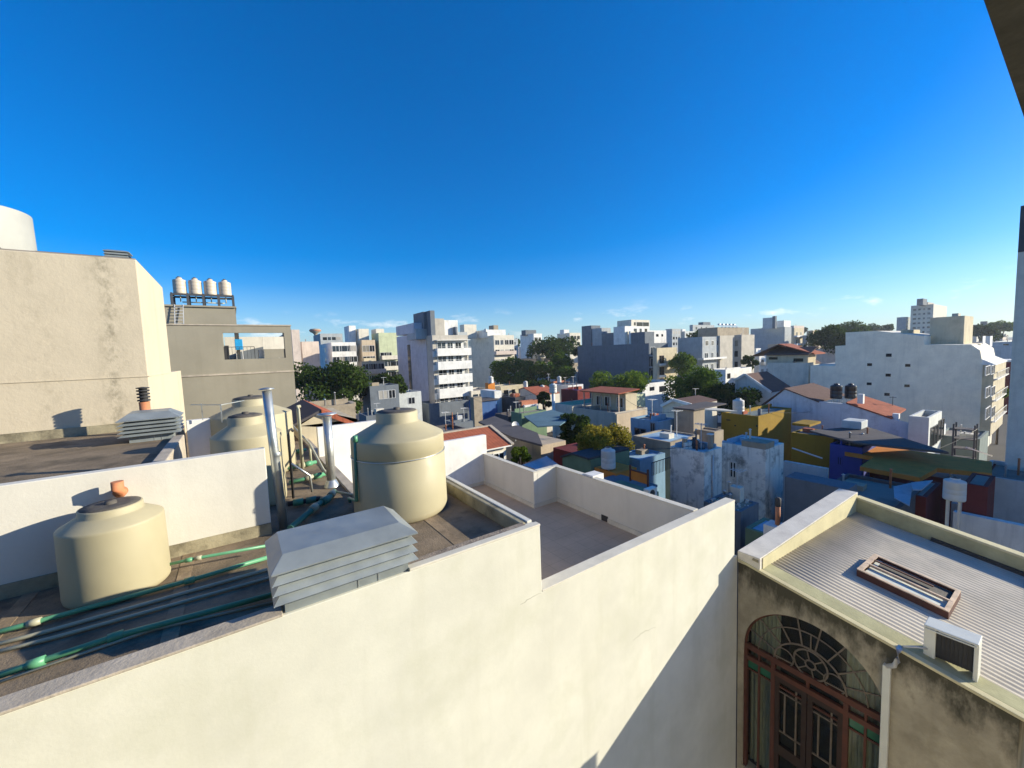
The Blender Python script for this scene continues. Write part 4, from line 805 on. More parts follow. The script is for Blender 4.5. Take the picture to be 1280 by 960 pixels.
ph = B(); A = PW(789, 399.5, 112); ph.X0, ph.Y0, ph.zt = map(float, A); ph.X1 = float(PY(812, 400, ph.Y0)[0]); ph.Y1 = ph.Y0+5; bx(ph, None, 'offwhite', 'flatroof', sl.zt-.3, .2, None, None, None, sl.t, 'penthouse'); pane(ph, 'v', ph.X0+2.2, ph.X1-.3, ph.zt-2.0, ph.zt-.6, True, 'white'); pane(ph, 'v', ph.X0+1.2, ph.X0+1.9, ph.zt-1.6, ph.zt-.7, False)
c = B(); A = PW(781, 407.5, 110); c.X0, c.Y0, c.zt = map(float, A); c.X1 = float(PY(812, 407, c.Y0)[0]); c.Y1 = c.Y0+4; bx(c, None, 'white', 'flatroof', sl.zt-.3, .2, None, None, None, sl.t, 'penthouse'); wins(c, 'v', 3, 1, .3, .95, .7, 3, 1.2, 1.2, False)
b = bld('white flats with lit blank end rising behind the dark slab', 812, 413, w=128, xr=833, dy=8, mat='white'); wins(b, 'v', 2, 2, .3, .9, 1.2, 3, 1.2, .8)
b = bld('beige framed building with three tall dark bays beside the dark slab', 821, 435, w=99, xl=816, xr=846, mat='sand', par=.6); 
for k in range(3): pane(b, 'v', b.X0+1.0, b.X0+2.9, b.zt-4.1-2.9*k, b.zt-1.9-2.9*k, True, 'redwood'); balc(b, b.X0+.9, b.X0+3.1, b.zt-4.3-2.9*k, 'white', .5, .4)
b = bld('small bright white house at the foot of the dark slab with arched dark porch', 803, 480, w=88, xr=843, dy=7, mat='white'); winpx(b, 'v', [(824, 483, 833, 489), (812, 484, 818, 488)])
b = bld('pale green tower block behind the beige framed building', 840, 411, w=210, xl=832, xr=851, mat='bluegrey'); wins(b, 'v', 3, 6, .05, .95, 1.2, 3, 1.4, 1.4)
b = bld('bluish white block with bright notch left of the dark crown', 856, 414, w=215, xl=851, xr=868, mat='paleblue'); wins(b, 'v', 3, 6, .05, .95, 1.2, 3, 1.4, 1.4); sub(b, 'stair_head', 853, 411.5, 1, xr=857)
b = bld('grey block with stepped top peeking over the dark crown', 866, 406, w=225, xl=862, xr=893, mat='bluegrey'); wins(b, 'v', 4, 5, .05, .95, 1.2, 3, 1.6, 1.4); sub(b, 'stair_head', 879, 402.5, 3, xr=888, mat='slate')
b = bld('modern grey house with glazed balconies on its left and a pale stair block', 900, 419.5, w=108, xl=896, xr=918, mat='greycon')
q = sub(b, 'glazed_wing', 878, 421, .5, xr=902, mat='bluegrey', dy=7, z0=G, par=.3); wins(q, 'v', 3, 1, .08, .95, 1.0, 3, 1.4, 1.3, True, gm='glassblue'); wins(q, 'v', 3, 2, .05, .95, 4.2, 3, 1.5, 2.0, True, gm='glassblue')
for k in range(2): balc(q, q.X0-2.2, q.X1-.3, q.zt-6.4-3*k+.6, 'white', 1.6, .35)
c = sub(b, 'solar_roof_floor', 897, 409, 5, xr=936, mat='concrete', dy=6)
for k in range(5): A = PY(898+k*4.6, 405, c.Y0+1); m = MB(); m.tube([(A[0], c.Y0+1, c.zt+.9), (A[0]+.9, c.Y0+1, c.zt+.9)], .28, 10); m.hexa([(A[0], c.Y0-.4, c.zt), (A[0]+.9, c.Y0-.4, c.zt), (A[0]+.9, c.Y0-.3, c.zt), (A[0], c.Y0-.3, c.zt)], [(A[0], c.Y0+.8, c.zt+.8), (A[0]+.9, c.Y0+.8, c.zt+.8), (A[0]+.9, c.Y0+.9, c.zt+.8), (A[0], c.Y0+.9, c.zt+.8)]); m.build('solar_heater', M['alu'], b.t)
b = bld('pale grey block with narrow slot windows and lit right end', 927, 418.5, w=112, xl=917, xr=943, mat='greycon'); wins(b, 'u', 1, 4, .4, .9, 1.5, 3, .8, 1.6)
bs = bld('wide blue-shaded blank slab with white boxes on its roof', 981, 408.5, w=165, xl=938, xr=989, mat='bluegrey', name='slab_building'); sub(bs, 'roof_box', 968, 396.5, 2, xl=953, xr=970, mat='paleblue'); sub(bs, 'roof_box', 980, 400.5, 1, xl=968, xr=988, mat='white'); sub(bs, 'chimney', 969, 395, 1.5, xr=970.5, mat='slate', dy=1)
b = bld('cream flats with stacked balconies against the blue-shaded slab', 993, 410, w=150, xl=989, xr=1004, mat='sand'); wins(b, 'v', 2, 5, .05, .95, 1.5, 3, 1.4, 1.5, True); [balc(b, b.X0, b.X1, b.zt-3.3-3*k, 'white', 1.0, .5) for k in range(4)]
b = bld('pale block with tan upper floor left of the dark pines', 1016, 413, w=160, xl=1008, xr=1030, mat='tan'); wins(b, 'v', 2, 3, .1, .9, 1.2, 3, 1.5, 1.2)
b = bld('bluish shaded block in front of the pale tan one near the pines', 1009, 419, w=150, xl=1003, xr=1014, mat='bluegrey'); wins(b, 'v', 1, 2, .1, .9, 1.2, 3, 1.0, 1.0)
b = bld('small white lit house above the gable with dark tiles', 907, 462, w=86, xr=940, xl=893, mat='white', par=.7); winpx(b, 'v', [(909, 467, 913, 473)])

# ------------------------------------------------------------------ trees
tree('very dark spreading tree between the taupe building and the white tower', 411, 448, 506, 92, 62, 'leafdark', 9000, .26, 22, 3)
tree('dark tree touching the left side of the white tower', 487, 460, 496, 34, 75, 'leafdark', 2600, .30, 10, 4)
tree('dark green tree right of the cream apartments with sunlit top', 648, 436, 488, 54, 117, 'leafmid', 6000, .40, 16, 5)
tree('rounded green tree left of the dark slate slab', 695, 438, 472, 46, 108, 'leafmid', 5000, .36, 14, 6)
tree('dark distant tree rising behind the rounded green tree', 692, 421, 446, 64, 150, 'leafdark', 4000, .5, 14, 7)
tree('small dark tree crown at the edge of the pale distant block', 728, 431, 446, 20, 130, 'leafdark', 1200, .45, 8, 8)
tree('bright green bushy tree in front of the dark slate slab', 774, 459, 500, 66, 70, 'leafbright', 8000, .22, 20, 9)
tree('yellow-green sunlit tree beside the long grey wall beyond the terrace', 757, 523, 574, 66, 31, 'leafgold', 9000, .12, 22, 10)
tree('dark tree with bright left side below the modern grey house', 872, 454, 514, 76, 66, 'leafmid', 9000, .24, 22, 11)
tree('dark shaded tree running right from the bright-sided tree', 914, 474, 518, 66, 62, 'leafdark', 6000, .25, 16, 12)
tree('dark tall tree crown left of the modern grey house on the skyline', 880, 410, 440, 36, 140, 'leafdark', 3000, .5, 12, 13)
tree('tall yellowish tree behind the beige framed building', 853, 441, 470, 30, 100, 'leafmid', 2600, .34, 10, 14)
tree('low dark conifer beside the pale grey block', 938, 440, 462, 16, 104, 'leafdark', 1300, .3, 7, 15)
tree('wide flat-topped dark pine group left of the big grey wall', 1038, 408, 442, 56, 132, 'leafdark', 5000, .45, 16, 16)
tree('second dark pine crown behind the wide pine group', 1064, 402, 424, 44, 190, 'leafdark', 3000, .6, 12, 17)
tree('small bright tree right of the sunlit bay windows', 1249, 478, 503, 14, 62, 'leafbright', 1800, .2, 8, 18)
tree('dark round tree among the shaded yards beyond the terrace', 653, 552, 586, 22, 36, 'leafmid', 2500, .13, 8, 19)
tree('dark shrubby tree in the shaded yard right of the blue canopy', 722, 505, 560, 50, 45, 'leafdark', 4500, .2, 14, 20)
tree('low dark tree between the tile roofs and the small brick house', 680, 488, 512, 18, 70, 'leafdark', 1500, .22, 8, 21)
tree('dark bush between the row house and the brick walls', 676, 470, 492, 26, 95, 'leafdark', 1800, .3, 9, 22)
tree('ivy-like plant climbing beside the dirty white house', 831, 555, 588, 9, 33, 'leafmid', 900, .1, 6, 23, cat='plant', name='climbing_plant', group=None)
tree('small dark bush low behind the narrow roof strip', 438, 498, 522, 30, 48, 'leafdark', 1500, .2, 8, 24)
paint('skypaint', (.46, .60, .68), streak=.05, dirt=.25)
# ------------------------------------------------------------------ big grey building on the right
Pg = PW(1228.5, 456, 55); XG_, YG_ = float(Pg[0]), float(Pg[1])
gg = T('grey_building', 'big grey building with stepped blank wall and small square windows', 'building', (XG_+5, YG_+15, G))
ol = [PX(x, y, XG_)[1:] for x, y in ((1228.5, 456), (1225, 438), (1214, 430.8), (1155, 430.8), (1155, 420), (1096, 413.5), (1057, 415.5), (1057, 432), (1044, 432.5), (1044, 457), (1013, 457))]
ol = [(float(a), float(z)) for a, z in ol]
X1g = float(PY(1244, 470, YG_)[0])
m = MB(); m.plate([(ol[0][0], G)]+ol+[(ol[-1][0], G)], [], lambda a, z, d: (d, a, z), XG_, X1g); m.build('wall', paint('palewall', (.84, .77, .62), streak=.25, dirt=.15), gg); FOOT.append((XG_, X1g, YG_, ol[-1][0]))
gB = B(); gB.X0, gB.Y0, gB.X1, gB.t, gB.zt = XG_, YG_, X1g, gg, ol[0][1]
winpx(gB, 'u', [(1107.5, 442, 1114.5, 446), (1084, 454, 1090, 457.5), (1131.5, 455, 1138, 458.5), (1107, 467, 1113.5, 470.8), (1083.5, 478, 1089.5, 481.5), (1130.5, 480.5, 1137, 484), (1105.5, 491, 1112, 495)])
m = MB(); A = PY(1224, 443, YG_); z0_, z1_ = float(PY(1229, 456, YG_)[2]), float(PY(1229, 443, YG_)[2])
m.hexa([(XG_-.05, YG_-1.2, z0_), (X1g+.05, YG_-1.2, z0_), (X1g+.05, YG_, z0_), (XG_-.05, YG_, z0_)], [(XG_+.2, YG_+1.2, z1_), (X1g-.2, YG_+1.2, z1_), (X1g-.2, YG_+1.6, z1_), (XG_+.2, YG_+1.6, z1_)]); m.build('bay_roof', M['white'], gg)
m = MB(); m.box(XG_+.1, X1g, YG_-1.0, YG_-.003, G+3.2, z0_-.01); m.build('bay_front', M['sand'], gg)
bf = B(); bf.X0, bf.Y0, bf.X1, bf.t = XG_+.1, YG_-1.0, X1g, gg
for (y0, y1) in ((458, 467), (485, 494), (511, 520)):
    winpx(bf, 'v', [(1232, y0, 1237, y1), (1239, y0-1, 1243, y1-1)], True, 'white', 'glassblue')
    z = float(PY(1236, y1+1, bf.Y0)[2]); m = MB()
    for k in range(9): x = XG_+.3+(X1g-XG_-.4)*k/8; m.bar((x, bf.Y0-.3, z-.9), (x, bf.Y0-.3, z), .05)
    m.bar((XG_+.3, bf.Y0-.3, z), (X1g, bf.Y0-.3, z), .06); m.box(XG_+.2, X1g, bf.Y0-.35, bf.Y0-.003, z-1.05, z-.9); m.build('balcony_rail', M['white'], gg)
def ongrey(part, xl, xc, xr, yt, Xo, mat, zb=None):
    A = PX(xc, yt, XG_+Xo); D = PX(xl, yt, XG_+Xo); E2 = PY(xr, yt, A[1]); m = MB(); m.box(XG_+Xo, E2[0], A[1], D[1], zb if zb is not None else ol[3][1]-.2, A[2]); return m.build(part, M[mat], gg)
ongrey('upper_block', 1163, 1206, 1217, 394.5, 4.5, 'sand'); ongrey('stair_head', 1126, 1128, 1150, 412, 1.0, 'sand'); ongrey('stair_head', 1153.5, 1155.5, 1164.5, 419.5, .3, 'white'); ongrey('roof_vent', 1190, 1198, 1201, 391.5, 6, 'greycon')
ongrey('rear_parapet', 1228, 1229, 1232, 420, 5.5, 'white')
b = bld('distant grey tower block with sunlit right side and stepped roof', 1167, 380, w=270, xl=1137, xr=1182, mat='sand'); b.wall.data.materials[0] = M['offwhite']; wins(b, 'u', 4, 8, .08, .92, 2.4, 3.1, 1.3, 1.2); sub(b, 'roof_house', 1160, 377.5, 3, xl=1146, xr=1166, mat='greycon'); sub(b, 'mast', 1154, 373, 3, xr=1157, mat='slate')
b = bld('bluish distant block left of the grey tower', 1133, 396, w=300, xl=1120, xr=1140, mat='bluegrey'); wins(b, 'v', 2, 4, .1, .9, 1.5, 3, 2, 1.4)
b = bld('pale blue shaded house beyond the sunlit bay windows', 1268, 427, w=105, xl=1238, xr=1290, mat='paleblue'); winpx(b, 'u', [(1254, 430, 1261, 431.5)]); sub(b, 'roof_house', 1238, 420, 1, xl=1229, xr=1241, mat='white')
b = bld('low white walled maroon roofed house near the street on the far right', 1266, 452, w=85, xl=1240, dx=6, mat='maroon'); sub(b, 'white_band', 1266, 450, 0, xl=1240, mat='white', dx=6, z0=b.zt-.05)
# tall slab at the right edge
b = B(); b.X0, b.X1, b.Y0, b.Y1, b.zt = 48.0, 51.0, -12.8, 3.44, 9.3
bx(b, 'tall pale slab with dark upper cladding at the right edge', 'offwhite', 'flatroof', G, .3, 'building', 'building', None, None)
m = MB(); m.box(47.96, 47.997, -12.8, 3.44, 6.0, 9.31); m.build('dark_cladding', M['charcoal'], b.t)
# fence, stair tower and blue walls near it
b = bld('light blue low building below the tall slab at the right edge', 1285, 603, w=27, xl=1233, dx=6, mat='paleblue', par=.3)
b = bld('white yard wall block with stepped top near the old house parapet', 1290, 660, w=20.5, xl=1203, dx=.4, mat='white', par=0); sub(b, 'wall_pier', 1207, 632, 0, xl=1200, dx=.5, mat='white', w=24, z0=-14)
st = T('stair_tower', 'dark steel stair tower with a white brace before the right edge slab', 'stair', (*PW(1228, 560, 36)[:2], G))
A, D = PW(1219, 532, 36), PW(1240, 532, 36)
for k in range(4): x = A[0]+(D[0]-A[0])*(k % 2); y = A[1]+1.3*(k//2); MB().bar((x, y, G), (x, y, A[2]), .12).build('post', M['charcoal'], st)
for k in range(6): z = A[2]-.5-k*.9; MB().box(A[0], D[0], A[1], A[1]+1.3, z, z+.06).build('tread_platform', M['darksheet'], st)
m = MB(); m.bar(PW(1208, 559, 35), PW(1240, 570, 34.5), .1); m.build('brace', M['white'], st)

# ------------------------------------------------------------------ long white gable house with red roof
Pn = PW(1161, 540, 40); XL, YN = float(Pn[0]), float(Pn[1])
lg = T('gabled_house', 'long whitewashed gable wall house with dark and red roofs before the grey building', 'house', (XL+4, YN+8, G))
pts = [tuple(map(float, PX(x, y, XL)[1:])) for x, y in ((1161, 556), (1161, 535), (1115, 524), (1058, 505), (1024, 502), (981, 487), (955, 507))]
pts[0] = (pts[0][0], G); pts.append((pts[-1][0], G))
m = MB(); m.plate(pts, [], lambda a, z, d: (d, a, z), XL, XL+.3); m.box(XL+.3, XL+8, pts[0][0], pts[0][0]+.25, G, pts[1][1]-.6); m.build('wall', M['dirtywhite'] if False else paint('whitewash', (.64, .66, .68), dirt=.45, dcol=(.16, .16, .17), dscale=.8, streak=.5), lg); FOOT.append((XL, XL+9, YN, pts[-1][0]))
pk, ev, lo = pts[5], pts[6], pts[4]
m = MB(); m.hexa([(XL-.15, pk[0], pk[1]+.05), (XL+9, pk[0], pk[1]+.05), (XL+9, lo[0], lo[1]-.1), (XL-.15, lo[0], lo[1]-.1)], [(XL-.15, pk[0], pk[1]+.2), (XL+9, pk[0], pk[1]+.2), (XL+9, lo[0], lo[1]+.05), (XL-.15, lo[0], lo[1]+.05)]); m.build('roof', M['darkroof'], lg)
m = MB(); m.hexa([(XL-.15, pk[0], pk[1]+.05), (XL+9, pk[0], pk[1]+.05), (XL+9, ev[0]+.3, ev[1]-.05), (XL-.15, ev[0]+.3, ev[1]-.05)], [(XL-.15, pk[0], pk[1]+.2), (XL+9, pk[0], pk[1]+.2), (XL+9, ev[0]+.3, ev[1]+.1), (XL-.15, ev[0]+.3, ev[1]+.1)]); m.build('roof', M['darkroof'], lg)
A, D = pts[3], pts[2]
m = MB(); m.hexa([(XL-.1, A[0], A[1]+.05), (XL+5.5, A[0], A[1]+.35), (XL+5.5, D[0], D[1]+.35), (XL-.1, D[0], D[1]+.0)], [(XL-.1, A[0], A[1]+.2), (XL+5.5, A[0], A[1]+.5), (XL+5.5, D[0], D[1]+.5), (XL-.1, D[0], D[1]+.15)]); m.build('tile_roof', M['clayroof'], lg)
m = MB(); m.box(XL+.3, XL+5.5, lo[0]-3.5, lo[0], lo[1]-1.2, lo[1]-1.0); m.build('flat_roof', M['flatroof'], lg)
for (x0, y0) in ((1076, 496.5), (1120, 521)): A = PX(x0, y0, XL+.6); m = MB(); m.box(XL+.4, XL+.9, A[1]-.25, A[1]+.25, A[2]-.7, A[2]+.35); m.build('chimney', M['white'], lg)
A = PX(1116, 500, XL+5); m = MB().bar((A[0], A[1], A[2]-1.5), (A[0], A[1], A[2]+.4), .05).bar((A[0], A[1]-.3, A[2]+.3), (A[0], A[1]+.3, A[2]+.3), .05).build('antenna', M['dark'], lg)
for k, xx in enumerate((1045, 1063)):
    citytank(('black water tank on the long gable house, nearer the gable', 'black water tank on the long gable house, nearer the red roof')[k], xx, 479.5, 498, float(PX(1050, 500, XL+2.5)@fw), 15.5, 'tankblack', 1.2)
b = bld('flat blue-shaded annex at the near end of the long gable house', 1161.5, 522, w=39, xl=1140, xr=1182, mat='paleblue'); winpx(b, 'v', [(1163, 535, 1171, 553), (1173, 526, 1179, 546)], True, 'charcoal')
b = bld('dark teal roofed yard building at the foot of the big grey wall', 1225, 549, w=41, xl=1176, dx=6, mat='tealsheet', par=.2)

# beige house with brown roofs behind
b = bld('beige house with blank grey wall and brown roofs behind the dark tile gable', 1011, 453.5, w=74, xl=960, xr=1018, mat='concrete', par=.2); b.wall.data.materials[0] = M['offwhite']
hs = sub(b, 'upper_floor', 1010, 443, .6, xl=958, xr=1020, mat='sand'); winpx(hs, 'u', [(992, 448, 1004, 452), (961, 446.5, 972, 449.5)])
pkz = hs.zt+1.3
MB().hexa([(hs.X0-.4, hs.Y0-.3, hs.zt-.1), (hs.X0-.4, hs.Y1+.3, hs.zt-.1), (hs.X0+4, hs.Y1+.3, pkz), (hs.X0+4, hs.Y0-.3, pkz)], [(hs.X0-.4, hs.Y0-.3, hs.zt+.05), (hs.X0-.4, hs.Y1+.3, hs.zt+.05), (hs.X0+4, hs.Y1+.3, pkz+.15), (hs.X0+4, hs.Y0-.3, pkz+.15)]).build('tile_roof', M['darkroof'], b.t)
A = PX(976, 431, hs.X0+1.5); 
MB().hexa([(hs.X0+.5, A[1], A[2]), (hs.X0+6, A[1], A[2]), (hs.X0+6, A[1]-6, A[2]-2.0), (hs.X0+.5, A[1]-6, A[2]-2.0)], [(hs.X0+.5, A[1], A[2]+.2), (hs.X0+6, A[1], A[2]+.2), (hs.X0+6, A[1]-6, A[2]-1.8), (hs.X0+.5, A[1]-6, A[2]-1.8)]).build('tile_roof', M['clayroof'], b.t)
MB().hexa([(hs.X0+.5, A[1], A[2]), (hs.X0+6, A[1], A[2]), (hs.X0+6, A[1]+5, A[2]-2.3), (hs.X0+.5, A[1]+5, A[2]-2.3)], [(hs.X0+.5, A[1], A[2]+.2), (hs.X0+6, A[1], A[2]+.2), (hs.X0+6, A[1]+5, A[2]-2.1), (hs.X0+.5, A[1]+5, A[2]-2.1)]).build('tile_roof', M['darkroof'], b.t)
t = T('tiled_house', 'small house with pyramid brown tile roof behind the big grey wall', 'house', (*PW(1024, 450, 84)[:2], G)); A, D, pk_ = PW(1016, 455, 84), PW(1043, 451, 84), PW(1025, 439, 86)
x0, x1, y0 = float(A[0]), float(D[0])+1, float(A[1]); z = float(A[2])
MB().box(x0+.3, x1-.3, y0+.3, y0+6, G, z).build('wall', M['offwhite'], t)
m = MB(); m.add([(x0, y0, z), (x1, y0, z), (x1, y0+6.3, z), (x0, y0+6.3, z), (pk_[0], y0+3, pk_[2])], [(0, 1, 4), (1, 2, 4), (2, 3, 4), (3, 0, 4), (3, 2, 1, 0)]); m.build('roof', M['darkroof'], t)
# dark tiled gable with white edge
def gable_u(label, xl, yl, xp, yp, xr, yr, w, wallm, roofm, depth=8, z0=G, trim=None):
    Pm = PW(xr, yr, w); X = float(Pm[0]); L = [tuple(map(float, PX(x, y, X)[1:])) for x, y in ((xl, yl), (xp, yp), (xr, yr))]
    t = T('gabled_house', label, 'house', (X+depth/2, L[1][0], z0))
    MB().plate([(L[2][0], z0), L[2], L[1], L[0], (L[0][0], z0)], [], lambda a, z, d: (d, a, z), X, X+depth).build('wall', M[wallm], t)
    for a, c in ((L[0], L[1]), (L[1], L[2])):
        MB().hexa([(X-.2, a[0], a[1]+.03), (X+depth, a[0], a[1]+.03), (X+depth, c[0], c[1]+.03), (X-.2, c[0], c[1]+.03)], [(X-.2, a[0], a[1]+.16), (X+depth, a[0], a[1]+.16), (X+depth, c[0], c[1]+.16), (X-.2, c[0], c[1]+.16)]).build('roof', M[roofm], t)
        if trim: MB().bar((X-.28, a[0], a[1]+.1), (X-.28, c[0], c[1]+.1), .14, .32).build('verge', M[trim], t)
    FOOT.append((X, X+depth, L[2][0], L[0][0])); return t, X, L
gable_u('gabled house with dark tile roof and white verge behind the dark trees', 919, 476, 932, 468.5, 965, 491, 58, 'paleblue', 'darkroof', 7, trim='white')

# ------------------------------------------------------------------ olive block and blue yard house
ob = bld('olive yellow block with flat teal roof and corner, beside the dirty white house', 948, 520.5, w=43, xl=902, xr=991, mat='olive', roofm='tealsheet', par=.15)
winpx(ob, 'u', [(908, 524, 913, 526), (918, 531, 920, 533), (945, 531, 947, 534)])
sub(ob, 'roof_hut', 932, 512, 2.5, xl=930, xr=966, mat='olive', dy=3)
m = MB(); A = PY(952, 516, ob.Y0+.3); m.box(A[0], A[0]+.3, ob.Y0+.4, ob.Y0+.7, ob.zt-.2, ob.zt+.6); m.build('chimney', M['slate'], ob.t)
citytank('pale water tank standing on the olive yellow block', 923, 497.5, 518, 46, 15, 'tankwhite')
b = bld('lower olive wall stepping down to the blue wall', 1042, 547, w=34, xl=991, dx=3, mat='olive', par=.1)
sub(b, 'upper_step', 1012, 531, 4, xl=992, dx=3, mat='olive')
by = bld('ultramarine blue yard house under the mustard roof slab', 1078, 560, w=31, xl=1041, xr=1105, mat='ultram', par=.1); winpx(by, 'u', [(1046, 570, 1053, 581)], True, 'ultram')
zS = float(PW(1150, 570, 30)[2])
def slab(label, pts, z, th, mat, name='roof_slab', cat='roof slab', top=None):
    q = [tuple(map(float, PZ(x, y, z))) for x, y in pts]
    o = MB().hexa([(a, b_, z-th) for a, b_, _ in q], [(a, b_, z) for a, b_, _ in q]).build(name, M[mat]); return tag(o, label, cat)
slab('long mustard coloured flat roof slab with notched front edge', [(1068, 553), (1240, 577), (1240, 592), (1172, 585), (1150, 597), (1075, 583), (1092, 571), (1056, 565)], zS, .3, 'mustard')
b = bld('dark maroon walled yard house under the mustard slab', 1226, 606, w=27.5, xl=1062, dx=8, mat='maroon', par=.1); winpx(b, 'u', [(1076, 605, 1082, 612), (1066, 592, 1069, 597), (1086, 596, 1090, 606)], True, 'white')
slab('dark brown sheet roof behind the mustard slab', [(1012, 538), (1080, 532), (1186, 565), (1070, 553)], zS+1.0, .15, 'darksheet', 'sheet_roof', 'roof')
a0 = PW(1068, 537, 36); m = MB(); m.box(a0[0]-.9, a0[0]+.9, a0[1]-.7, a0[1]+.7, zS+1.01, zS+1.7); o = m.build('roof_box', M['paleblue'], bevel=.06); tag(o, 'pale water cistern box on the dark brown sheet roof', 'cistern')
slab('blue awning panel hanging over the maroon yard, square one', [(1117, 608), (1141, 603), (1137, 632), (1118, 622)], -8.3, .05, 'awning', 'awning', 'awning')
slab('pointed blue awning panel reaching over the red yard things', [(1139, 603), (1166, 600), (1152, 612), (1141, 612)], -8.0, .05, 'awning', 'awning', 'awning')
b = bld('dark red shed in the yard below the blue awnings', 1158, 622, w=23, xl=1128, dx=4, mat='maroon', par=.05)
b = bld('purple-red tank house wall right of the white yard tank', 1235, 609, w=22, xl=1214, dx=3, mat='maroon', par=.05)
citytank('white ribbed water tank in the shaded yard behind the old house', 1192.5, 596.5, 624.5, 19.5, 31, 'tankwhite', 1.5)
b = bld('low dark yard house in the shade behind the old house roof', 1120, 640, w=21, xl=1020, dx=6, mat='darksheet', par=.2)
b = bld('dark grey wall between the dirty white house and the old house', 1060, 612, w=22, xl=984, dx=1.5, mat='slate', par=0)
b = bld('pale blue garden wall right of the streaked dirty white house', 1034, 586, w=28, xl=982, dx=.3, mat='paleblue', par=0)
m = MB(); m.bar(PW(990, 560, 30), PW(1028, 573, 29), .08); o = m.build('pole', M['alu']); tag(o, 'thin grey pole slanting across the yard beside the olive wall', 'pole')

# ------------------------------------------------------------------ dirty white house and its neighbours
dh = bld('dirty whitewashed house with streaked walls and sky blue roof terrace', 880, 566, w=25, xl=837, xr=903, mat='dirtywhite', roofm='skypaint', par=.16)
db = bld('taller dirty white house with small window and pale blue end wall', 957, 562, w=25.5, xl=903, xr=982, mat='dirtywhite', roofm='skypaint', par=.16)
winpx(db, 'u', [(912, 576, 921, 597)], True, 'paleaged', 'inside')
c = sub(db, 'concrete_parapet', 957, 555, .0, xl=928, xr=970, mat='concrete', z0=db.zt-.02); 
c = MB(); c.box(db.X0+.02, db.X0+.21, db.Y0+2, db.Y1, db.zt-.0, db.zt+.12); c.build('painted_edge', M['skyblue'], db.t)
m = MB(); A = PX(892, 570, dh.X0+.1); m = MB().tube([(dh.X0+.9, dh.Y0-.08, dh.zt-.3), (dh.X0+.9, dh.Y0-.08, -12)], .06, 8).build('drainpipe', M['alu'], dh.t)
b = bld('low flat-roofed annex with rubble on top between the two dirty white houses', 926, 640, w=21.5, xl=880, xr=951, mat='slate', roofm='concrete', par=.06)
rng = random.Random(5)
m = MB()
for k in range(26): x, y, s = rng.uniform(b.X0+.1, b.X1-.2), rng.uniform(b.Y0+.1, b.Y1-.2), rng.uniform(.05, .16); m.hexa([(x, y, b.zt-.06), (x+s*2, y, b.zt-.06), (x+s*2, y+s, b.zt-.06), (x, y+s*1.4, b.zt-.06)], [(x+s*.3, y, b.zt-.06+s), (x+s*1.5, y+s*.2, b.zt-.06+s*.8), (x+s*1.6, y+s, b.zt-.06+s), (x+.3*s, y+s, b.zt-.06+s*1.1)])
o = m.build('rubble', M['paleaged']); tag(o, kind='stuff')
b = bld('small olive yard hut with pale blue lid roof beside the annex', 958, 668, w=19.5, xl=934, dx=2, mat='greenshed', roofm='skyblue', par=.05)
for q_ in (dh, db):
    m = MB(); m.box(q_.X0+.25, q_.X1-.2, q_.Y1-.24, q_.Y1-.2, q_.zt-.6, q_.zt+.22); m.box(q_.X1-.24, q_.X1-.2, q_.Y0+.25, q_.Y1-.24, q_.zt-.6, q_.zt+.22); m.build('painted_parapet', M['skypaint'], q_.t)
# things on the sky blue roof
A = PZ(868, 560, dh.zt-.16)
t = T('clay_jar', 'dark rounded jar on the sky blue roof of the dirty white house', 'jar', (A[0], A[1], dh.zt-.16)); MB().lathe(A[0], A[1], [(.0, A[2]), (.22, A[2]), (.32, A[2]+.25), (.26, A[2]+.5), (.12, A[2]+.62), (.14, A[2]+.72), (0, A[2]+.72)], 20).build('body', M['charcoal'], t)
A = PZ(877, 561, dh.zt-.16)
t = T('paint_bucket', 'low dark bucket beside the jar on the sky blue roof', 'bucket', (A[0], A[1], A[2])); MB().lathe(A[0], A[1], [(0, A[2]), (.2, A[2]), (.25, A[2]+.35), (.22, A[2]+.35), (.2, A[2]+.05)], 18).build('pail', M['slate'], t)
for k, (x0, lab) in enumerate(((856, 'grey chimney post with cap on the sky blue roof, left one'), (888, 'grey chimney post on the sky blue roof, tall right one'))):
    A = PZ(x0, 562, dh.zt-.16); t = T('chimney_post', lab, 'chimney', (A[0], A[1], A[2])); MB().box(A[0]-.12, A[0]+.12, A[1]-.12, A[1]+.12, A[2], A[2]+.75+.25*k).build('shaft', M['concrete'], t); MB().box(A[0]-.17, A[0]+.17, A[1]-.17, A[1]+.17, A[2]+.75+.25*k, A[2]+.81+.25*k).build('cap', M['white'], t)
b = bld('grey cement tower block above the sky blue roof', 867, 513, w=36, xl=842, xr=881, mat='concrete', par=0, roofm='tarroof'); MB().box(b.X0-.2, b.X1+3.5, b.Y0-.2, b.Y1, b.zt+.003, b.zt+.12).build('sheet_roof', M['darksheet'], b.t)
b = bld('low grey block stepping right from the cement tower', 893, 540, w=35, xl=867, xr=905, mat='concrete', par=.1)
gable_u('small house with dark pitched roof behind the cement tower', 828, 508, 843, 500.5, 866, 507, 44, 'offwhite', 'darkroof', 5, trim='white')
slab('long pale sheet roof running to the olive block', [(866, 508), (905, 511), (922, 514), (868, 511)], -6.6, .12, 'offwhite', 'sheet_roof', 'roof')
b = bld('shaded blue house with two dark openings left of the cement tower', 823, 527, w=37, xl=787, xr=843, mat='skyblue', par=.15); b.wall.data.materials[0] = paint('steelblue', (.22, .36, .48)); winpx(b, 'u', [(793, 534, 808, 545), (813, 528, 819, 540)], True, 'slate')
b = bld('low pale house with sky blue flat roof before the shaded blue house', 838, 553, w=31, xl=790, dx=4, mat='concrete', roofm='skyblue', par=.12)
